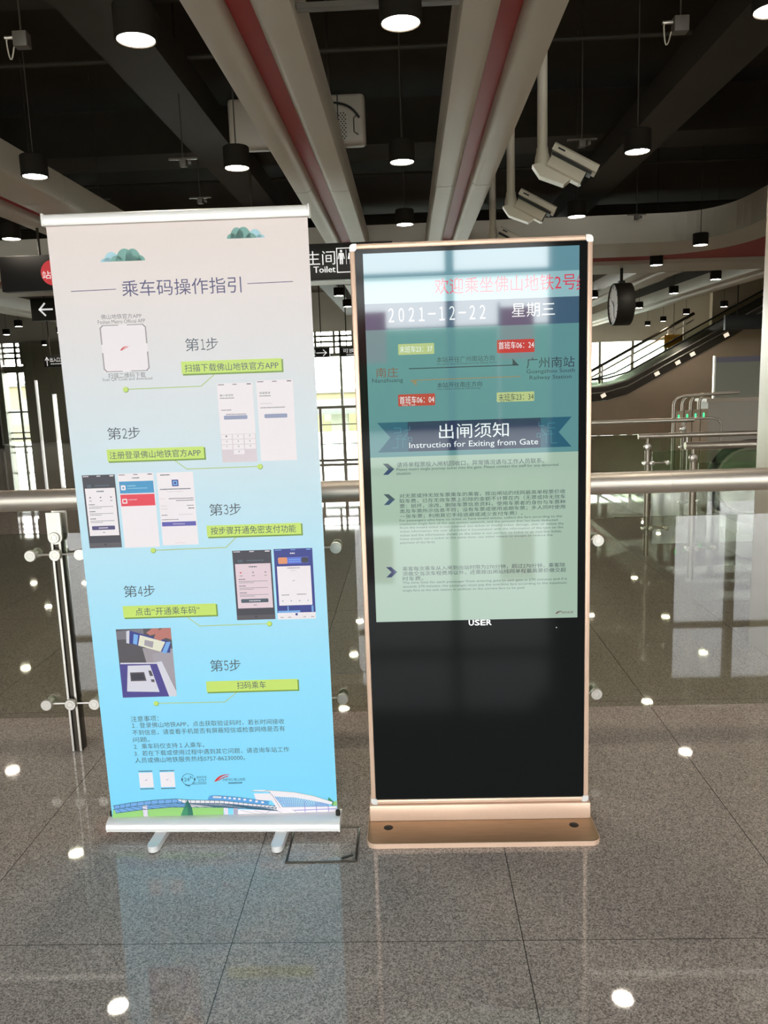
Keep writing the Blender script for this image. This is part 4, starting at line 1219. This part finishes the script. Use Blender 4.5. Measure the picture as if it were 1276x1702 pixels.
# white housing above the left beam
t = thing('speaker_housing', 'white plastic housing with sound holes above the ceiling beam over the banner', 'speaker', (-0.80, 6.0, 3.385))
mb = MB()
mb.box((-0.42, -0.06, -0.17), (0.55, 0.06, 0.17), bev=0.03, seg=3)
mb.build('body', M['grey_plastic'], t)
mb = MB()
random.seed(4)
for i in range(13):
    for j in range(4):
        mb.cyl((0.335 + j * 0.022 + (0.011 if i % 2 else 0), -0.0605, -0.13 + i * 0.014), (0.335 + j * 0.022 + (0.011 if i % 2 else 0), -0.062, -0.13 + i * 0.014), 0.0055, 6)
mb.build('sound_holes', M['black'], t)
MB().tube([(0.30, -0.07, 0.105)] + [(a, -0.075, b) for a, b in bez((0.30, 0.105), (0.45, 0.11), (0.51, 0.0), 8)], 0.008, 6).build('cable', M['rubber'], t)
MB().tube([(0.36, -0.066, 0.17), (0.36, -0.066, -0.05)], 0.004, 6).build('strap', M['rubber'], t)
MB().tube([(0.5, -0.066, 0.03), (0.47, -0.066, 0.0), (0.47, -0.066, -0.09), (0.5, -0.066, -0.11)], 0.004, 6).build('grip_edge', M['steel_dark'], t)
mb = MB()
for x in (-0.3, 0.3):
    mb.cyl((x, 0, 0.15), (x, 0, DECK - 3.385), 0.01, 8)
mb.build('hanging_rod', M['duct'], t)
t = tag(MB().box((-0.384, 3.27, 2.965), (0.234, 3.31, 2.985)).build('conduit', M['dull_plastic']), 'grey metal bar crossing behind the top downlight between the beams', 'conduit')

# small ceiling devices on the pipes
def device(label, x, y, z, kind):
    t = thing('smoke_detector' if kind != 2 else 'junction_box', label, 'detector' if kind != 2 else 'junction box', (x, y, z), group='small ceiling devices')
    if kind == 2:
        MB().box((-0.05, -0.04, -0.05), (0.05, 0.04, 0.05), bev=0.006).build('box', M['dull_plastic'], t)
        MB().cyl((-0.05, 0, 0.02), (-0.12, 0, 0.02), 0.012, 8).build('conduit_stub', M['steel'], t)
        MB().tube([(-0.1, 0, 0.02)] + [(-0.08 + a, 0, b) for a, b in bez((-0.03, 0.0), (-0.02, -0.22), (0.02, -0.04), 8)], 0.005, 6).build('cable_loop', M['white_plastic'], t)
    else:
        MB().box((-0.03, -0.03, -0.03), (0.03, 0.03, 0.03), bev=0.006).box((0.045, -0.02, -0.012), (0.075, 0.02, 0.018), bev=0.003).build('head', M['dull_plastic'], t)
        MB().box((-0.13, -0.012, 0.03), (0.13, 0.012, 0.045)).build('bracket', M['steel_dark'], t)
    k = 0.62 if kind == 2 else 0.75
    MB().cyl((0, 0, 0.03), (0, 0, (DECK - z) / k), 0.006, 6).build('hanging_rod', M['duct'], t)
    t.scale = (k, k, k)


device('dark box with a white cable loop at the upper left edge', -1.63, 3.68, 3.07, 2)
device('dark box with a cable loop at the top right', 1.19, 3.68, 3.0, 2)
device('small detector left of the downlight over the banner', -1.48, 5.65, 3.06, 1)
device('small detector just above the banner top, near its middle', -1.81, 7.4, 3.2, 1)
device('small pale fitting above the left part of the banner', -2.72, 7.4, 3.22, 1)
device('small detector behind the nearer security camera', 1.2, 5.65, 3.07, 1)
device('small detector beside the right column', 2.47, 8.9, 3.18, 1)

# ------------------------------------------------------------ hanging signs
def signboard(name, label, x0, x1, y, z0, z1, m='sign_black', rods=(-0.75, 0.75)):
    t = thing(name, label, 'sign', ((x0 + x1) / 2, y, z0))
    hw, hh = (x1 - x0) / 2, z1 - z0
    MB().box((-hw, -0.05, 0), (hw, 0.05, hh), bev=0.006).build('board', M[m], t)
    for f in rods:
        x = f * hw
        MB().cyl((x, 0, hh), (x, 0, DECK - z0), 0.012, 8).build('hanging_rod', M['duct'], t)
    mb = MB()
    return t, mb, Print(mb, -0.0505, -hw, 0.0, 0.0008)


def arrow_part(t, pr, lines, wd):
    m2 = MB()
    p2 = Print(m2, pr.y0, pr.xo, pr.zo, pr.st)
    for k, l in enumerate(lines):
        p2.line(l, wd, 0, k + 1)
    m2.build('arrow', M['sign_white'], t)


t, mb, pr = signboard('hanging_sign', 'long black hanging sign board with toilet pictogram and red disc', -3.47, -0.1, 7.0, 2.425, 2.72, rods=(-0.8, 0.3))
X = lambda x: (x + 3.47) * 1000
red = MB()
prr = Print(red, -0.0505, -3.37 / 2, 0.0, 0.0008)
prr.disc(X(-3.01), 145, 106, 0, 1, 32)
red.build('red_disc', M['sign_red'], t)
pr.text('站', (X(-3.105), X(-3.03), 95, 160), 0, 3)
pr.text('卫生间', (X(-0.97), X(-0.587), 120, 235), 0, 1)
pr.text('Toilet', (X(-0.775), X(-0.59), 57, 108), 0, 1)
pr.text('Toilet', (X(-0.775) + 3, X(-0.59) + 3, 57, 108), 0, 2)
bx0, bx1, bz0, bz1 = X(-0.572), X(-0.33), 55, 250
pr.line([(bx0, bz0), (bx1, bz0), (bx1, bz1), (bx0, bz1), (bx0, bz0)], 8, 0)
for sx_, dress in ((X(-0.535), 0), (X(-0.45), 1)):
    pr.disc(sx_, 226, 11, 0, 2, 16)
    if dress:
        pr.poly([(sx_ - 14, 212), (sx_ + 14, 212), (sx_ + 30, 160), (sx_ - 30, 160)], 0, 2)
    else:
        pr.rect(sx_ - 16, 158, sx_ + 16, 212, 0, 2, 5)
    for d in (-8, 8):
        pr.rect(sx_ + d - 6, 120, sx_ + d + 6, 160, 0, 2)
    for d in (-1, 1):
        pr.line([(sx_ + d * 18, 208), (sx_ + d * 26, 165)], 7, 0, 2)
pr.line([(X(-0.493), 235), (X(-0.493), 120)], 4, 0, 2)
pr.line([(X(-0.40), 62), (X(-0.36), 110)], 9, 0, 2)
mb.build('lettering', M['sign_white'], t)

t, mb, pr = signboard('exit_sign', 'black hanging sign with white left arrow beside the banner', -5.75, -4.2, 12.4, 2.65, 2.985)
X = lambda x: (x + 5.75) * 1000
ax = X(-5.62)
arrow_part(t, pr, [[(ax, 165), (ax + 205, 165)], [(ax + 90, 255), (ax + 6, 165), (ax + 90, 75)]], 26)
pr.text('C', (X(-5.28), X(-5.1), 60, 270), 0)
mb.build('lettering', M['sign_white'], t)

t, mb, pr = signboard('direction_sign', 'small dark sign with white up arrow in the lift lobby at the left', -8.18, -7.1, 18.0, 2.12, 2.37)
arrow_part(t, pr, [[(70, 30), (70, 215)], [(30, 150), (70, 215), (110, 150)]], 14)
pr.text('出入口方向', (140, 520, 110, 210), 0)
greek2 = [(150 + i * 42, 60, 150 + i * 42 + 30, 75) for i in range(9)]
for g in greek2:
    pr.rect(g[0], g[1], g[2], g[3], 0)
mb.build('lettering', M['sign_white'], t)

t, mb, pr = signboard('direction_sign', 'small dark sign with white right arrow between banner and kiosk', -3.2, -1.73, 18.0, 2.125, 2.325)
wd = 1470
arrow_part(t, pr, [[(wd - 290, 95), (wd - 70, 95)], [(wd - 140, 160), (wd - 70, 95), (wd - 140, 30)]], 18)
pr.text('方向', (wd - 560, wd - 320, 85, 180), 0)
for i in range(6):
    pr.rect(wd - 560 + i * 42, 35, wd - 530 + i * 42, 52, 0)
mb.build('lettering', M['sign_white'], t)

t, mb, pr = signboard('direction_sign', 'small dark sign with pale characters partly behind the kiosk edge', -1.5, -0.3, 18.0, 2.125, 2.325)
pr.text('可换乘', (70, 470, 75, 170), 0)
for i in range(8):
    pr.rect(150 + i * 42, 30, 180 + i * 42, 46, 0)
mb.build('lettering', M['sign_white'], t)

t, mb, pr = signboard('hanging_signboard', 'dark hanging board at the right beside the column', 6.55, 8.6, 17.0, 2.35, 2.65)
mb.box((-0.9, -0.052, 0.02), (0.9, -0.051, 0.035)); mb.build('lower_edge', M['steel_dark'], t)
t = thing('caution_sign', 'yellow caution sign with black characters over the escalator', 'sign', (6.95, 21.4, 2.32))
MB().box((-0.24, -0.012, -0.17), (0.24, 0.012, 0.17)).build('plate', M['yellow'], t)
MB().tube([(0, 0.015, 0.16), (0, 0.015, DECK - 2.32)], 0.008, 6).build('hanging_rod', M['steel_dark'], t)
mb = MB(); pr = Print(mb, -0.0125, 0, 0)
pr.text('小心碰头', (-150, 150, 60, 130), 0)
mb.build('lettering', M['black'], t)

# ------------------------------------------------------------ clock
t = thing('hanging_clock', 'round black double-faced clock hanging right of the kiosk', 'clock', (2.92, 11.2, 2.475))
CK = 1.37
mb = MB()
mb.lathe([(0.0, -0.078), (0.186, -0.078), (0.192, -0.09), (0.2, -0.09), (0.205, -0.083), (0.205, 0.083), (0.2, 0.09), (0.192, 0.09), (0.186, 0.078), (0.0, 0.078)], (0, 0, 0), 'x', 40)
fix(mb.build('case', M['black'], t))
mb = MB()
mb.lathe([(0.0, -0.0795), (0.187, -0.0795)], (0, 0, 0), 'x', 40)
mb.lathe([(0.0, 0.0795), (0.187, 0.0795)], (0, 0, 0), 'x', 40)
fc = mb.build('dial', M['clockface'], t)
mb = MB()
for k in range(60):
    a = 2 * PI * k / 60
    r0, wd = (0.145, 0.006) if k % 5 == 0 else (0.165, 0.002)
    u = Vector((0, math.sin(a), math.cos(a))); v = Vector((0, math.cos(a), -math.sin(a)))
    c0, c1 = u * r0, u * 0.176
    for xx in (-0.0805, 0.0805):
        mb.add([c0 - v * wd + Vector((xx, 0, 0)), c0 + v * wd + Vector((xx, 0, 0)), c1 + v * wd + Vector((xx, 0, 0)), c1 - v * wd + Vector((xx, 0, 0))], [(0, 1, 2, 3)])
mb.build('minute_marks', M['black'], fc)
for ang, ln, wd in ((300, 0.1, 0.007), (165, 0.15, 0.005)):
    a = math.radians(ang)
    u = Vector((0, -math.sin(a), math.cos(a))); v = Vector((0, math.cos(a), math.sin(a)))
    mb = MB()
    for x0_, x1_ in ((-0.083, -0.0812), (0.0812, 0.083)):
        q = [-u * 0.03 - v * wd, -u * 0.03 + v * wd, u * ln + v * wd * 0.5, u * ln - v * wd * 0.5]
        mb.add([p + Vector((x0_, 0, 0)) for p in q] + [p + Vector((x1_, 0, 0)) for p in q], [(0, 1, 2, 3), (7, 6, 5, 4), (0, 4, 5, 1), (1, 5, 6, 2), (2, 6, 7, 3), (3, 7, 4, 0)])
    mb.build('clock_hand', M['black'], fc)
mb = MB().cyl((0, 0, 0.2), (0, 0, (2.95 - 2.475) / CK), 0.016, 10)
mb.box((-0.03, -0.03, 0.195), (0.03, 0.03, 0.225))
mb.build('hanging_stem', M['black'], t)
t.scale = (CK * 0.95, CK, CK)

# ------------------------------------------------------------ escalator and stair rail at the far right
def esc_pts(off):
    base = [(2.6, 0.86), (4.3, 0.86), (4.9, 0.9), (5.4, 1.03), (8.1, 2.45), (9.4, 3.12)]
    return [(x, z + off) for x, z in base]
esc = thing('escalator', 'far rising escalator with glass sides above the brown wall', 'escalator', (0, 20.0, 0))
mb = MB()
a, b = esc_pts(0.0), esc_pts(0.36)
for i in range(len(a) - 1):
    mb.prism([a[i], a[i + 1], b[i + 1], b[i]], 0.0, 1.3, 'y')
tr = mb.build('truss', M['steel_dark'], esc)
mb = MB()
for off in (0.34, 0.20):
    mb.tube([(x, -0.012, z) for x, z in esc_pts(off)], 0.014, 8)
mb.build('steel_trim', M['steel_polish'], tr)
sl = mat('skirt_light_white', (230, 225, 210), 0.4, emit=(255, 240, 215), es=0.5)
for x, z in ((4.75, 0.97), (6.05, 1.46), (6.55, 1.71), (6.9, 1.9), (7.7, 2.33)):
    MB().box((x, -0.02, z), (x + 0.12, 0.0, z + 0.09), R=Matrix.Rotation(-0.47, 3, 'Y')).build('skirt_light', sl, tr)
for yy in (0.05, 1.22):
    mb = MB()
    a, b = esc_pts(0.36), esc_pts(0.52)
    for i in range(len(a) - 1):
        mb.prism([a[i], a[i + 1], b[i + 1], b[i]], yy, yy + 0.012, 'y')
    mb.build('glass_side', M['glass'], esc)
    MB().tube([(x, yy + 0.006, z) for x, z in esc_pts(0.53)], 0.02, 10).build('handrail', M['rubber'], esc)
srl = thing('stair_railing', 'sloping steel and glass stair railing in front of the bright windows', 'railing', (0, 21.8, 0))
def st(x):
    return 1.62 + (x - 4.9) * 0.525
MB().tube([(3.6, 0, st(3.6)), (7.6, 0, st(7.6))], 0.04, 10).build('handrail', M['steel_dark'], srl)
MB().tube([(3.6, 0, st(3.6) - 0.17), (7.6, 0, st(7.6) - 0.17)], 0.025, 10).build('lower_rail', M['steel'], srl)
for x in (4.1, 5.2, 5.98, 6.95, 7.35):
    MB().box((x - 0.025, -0.03, (st(x) - 1.02) if x != 4.1 else 0.0), (x + 0.025, 0.03, st(x))).build('post', M['steel'], srl)
for a, b in ((4.15, 5.15), (5.25, 5.93), (6.03, 6.9)):
    MB().prism([(a, st(a) - 0.95), (b, st(b) - 0.95), (b, st(b) - 0.2), (a, st(a) - 0.2)], -0.006, 0.006, 'y').build('glass_panel', M['glass_far'], srl)
# brown wall under the escalator
mb = MB()
w_ = [(2.6, 0.0)] + esc_pts(-0.01) + [(13.0, 3.2), (13.0, 0.0)]
for i in range(len(w_) - 3):
    a, b = w_[1 + i], w_[2 + i]
    mb.prism([(a[0], 0), (b[0], 0), b, a], 20.03, 20.2, 'y')
struct(mb.build('wall_right_back', M['brown']), 'brown stone wall under the escalator')
struct(MB().box((8.0, 21.6, 0), (13, 21.8, DECK)).build('wall_far_right', M['brown']), 'brown stone wall behind the escalator top')

# near escalator end behind the right railings
ne = thing('escalator', 'black rounded escalator handrail end beside the right column', 'escalator', (3.2, 7.6, 0.5))
arc = [(0.36 * math.cos(t), 0, 0.36 * math.sin(t)) for t in [math.radians(95 + i * 12) for i in range(16)]]
MB().tube([(3.0, 0, 0.36)] + [(0.0, 0, 0.36)] + arc + [(0.05, 0, -0.36), (3.0, 0, -0.36)], 0.04, 10).build('handrail', M['rubber'], ne)
a2 = [(0.30 * math.cos(t), 0, 0.30 * math.sin(t)) for t in [math.radians(92 + i * 12) for i in range(16)]]
MB().tube([(3.0, 0, 0.30)] + a2 + [(3.0, 0, -0.30)], 0.012, 8).build('steel_rim', M['steel_polish'], ne)
mb = MB()
mb.prism([(3.0, 0.295), (0.0, 0.295)] + [(0.295 * math.cos(t), 0.295 * math.sin(t)) for t in [math.radians(95 + i * 12) for i in range(15)]] + [(0.0, -0.295), (3.0, -0.295)], -0.006, 0.006, 'y')
mb.build('glass_side', M['glass'], ne)
MB().box((-0.1, -0.1, -0.5), (3.0, 0.6, -0.395)).build('skirting', M['steel_dark'], ne)

# fare gates with green arrows
fg0 = None
for i in range(4):
    lb = ['fare gate hoop nearest the escalator wall, leftmost of four', 'second fare gate hoop from the left, with green arrow', 'third fare gate hoop from the left, with green arrow', 'rightmost fare gate hoop, beside the grey counter'][i]
    if fg0 is None:
        fg0 = t = thing('fare_gate', lb, 'fare gate', (3.6, 11.0, 0), group='fare gates')
        MB().tube([(0, 0, 0), (0, 0, 1.08)] + [(a, 0, b) for a, b in bez((0.0, 1.1), (0.01, 1.2), (0.12, 1.215), 6)] + [(0.55, 0, 1.235)], 0.022, 10).build('hoop', M['steel'], t)
        MB().box((0.02, -0.025, 0.0), (0.12, 0.025, 1.02)).build('cabinet', M['brown'], t)
        MB().box((0.05, -0.028, 0.905), (0.068, -0.024, 0.965)).build('indicator', M['green_led'], t)
    else:
        t = copy_tree(fg0)
        t.location = (3.6 + i * 0.155, 11.0 + i * 0.12, 0)
        t['label'] = lb
# counter with glass screen
t = thing('service_counter', 'grey counter with glass screen between fare gates and column', 'counter', (4.5, 12.2, 0))
MB().box((0.0, 0.0, 0), (3.0, 0.4, 1.08)).build('body', M['greywall'], t)
MB().box((-0.04, -0.05, 1.08), (3.0, 0.45, 1.13)).build('ledge', M['column'], t)
MB().box((0.12, 0.1, 1.13), (3.0, 0.115, 1.72)).build('screen', M['paper'], t)
MB().box((0.1, 0.08, 1.13), (0.125, 0.13, 1.76)).build('edge_post', M['steel_polish'], t)
MB().box((0.13, 0.09, 1.66), (3.0, 0.125, 1.74)).build('header', mat('lilac_strip', (120, 118, 136), 0.5), t)

# ------------------------------------------------------------ lift lobby at the far left
t = thing('glass_lift', 'dark framed glass lift shaft at the left edge', 'lift', (-12.2, 22.6, 0))
for x in (-1.1, -0.35, 0.42):
    MB().box((x - 0.05, -0.05, 0), (x + 0.05, 0.05, 3.1)).build('frame_post', M['steel_dark'], t)
for z in (0.0, 2.25, 3.0):
    MB().box((-1.15, -0.04, z), (0.47, 0.04, z + 0.1)).build('cross_rail', M['steel_dark'], t)
MB().box((-1.05, -0.008, 0.12), (-0.4, 0.008, 2.22)).build('door_glass', M['glass_far'], t)
MB().box((-0.3, -0.008, 0.12), (0.37, 0.008, 2.22)).build('door_glass', M['glass_far'], t)
mb = MB()
for k in range(3):
    mb.tube([(-0.28 + k * 0.05 + a, 0.2, 2.98 - b) for a, b in bez((0, 0), (0.2, 0.75 - k * 0.1), (0.42 - k * 0.08, 0), 10)], 0.018, 6)
mb.build('trailing_cable', M['rubber'], t)

# ------------------------------------------------------------ outside the windows
for (x, y, wd, dp, hh, m, lb) in ((-8, 75, 26, 8, 6.6, 'ext_a', 'low ochre building outside between banner and kiosk'), (22, 85, 22, 8, 6.3, 'ext_b', 'low grey building outside behind the escalator'), (-42, 78, 12, 6, 8.2, 'ext_a', 'ochre building outside the lift lobby windows')):
    t = thing('building', lb, 'building', (x, y, -6.0))
    MB().box((-wd / 2, 0, 0), (wd / 2, dp, hh)).build('wall', M[m], t)
    MB().box((-wd / 2 - 0.3, -0.3, hh), (wd / 2 + 0.3, dp + 0.3, hh + 0.3)).build('roof', M['ext_b'], t)
    mb = MB()
    for i in range(int(wd / 3)):
        mb.box((-wd / 2 + 1 + i * 3, -0.05, hh * 0.6), (-wd / 2 + 2.4 + i * 3, 0.02, hh * 0.85))
    mb.build('window_row', M['frame_dark'], t)
t = thing('viaduct', 'long grey rail viaduct outside the far windows', 'viaduct', (-10, 55, -6.0))
MB().box((-50, 0, 5.4), (50, 5, 6.3)).build('deck', M['ext_b'], t)
for x in (-40, -25, -10, 5, 20, 35):
    MB().box((x - 0.6, 2, 0), (x + 0.6, 3.2, 5.4)).build('pier', M['concrete'], t)
# behind the camera: hedge and red banners that show in the kiosk screen
for i, x in enumerate((-1.2, 2.0)):
    t = thing('flag_banner', ['red cloth banner outside behind the camera, the left one', 'red cloth banner outside behind the camera, the right one'][i], 'flag', (x, -12.5, -0.06))
    MB().cyl((0, 0, 0), (0, 0, 3.2), 0.03, 8).build('pole', M['steel'], t)
    MB().box((0.03, -0.01, 2.0), (0.75, 0.01, 3.1)).build('cloth', M['ext_red'], t)
o = MB().box((-20, -22, -0.06), (20, -20.5, 3.2), bev=0.3).build('hedge', M['leaf'])
tag(o, 'clipped green hedge outside behind the camera', 'hedge')
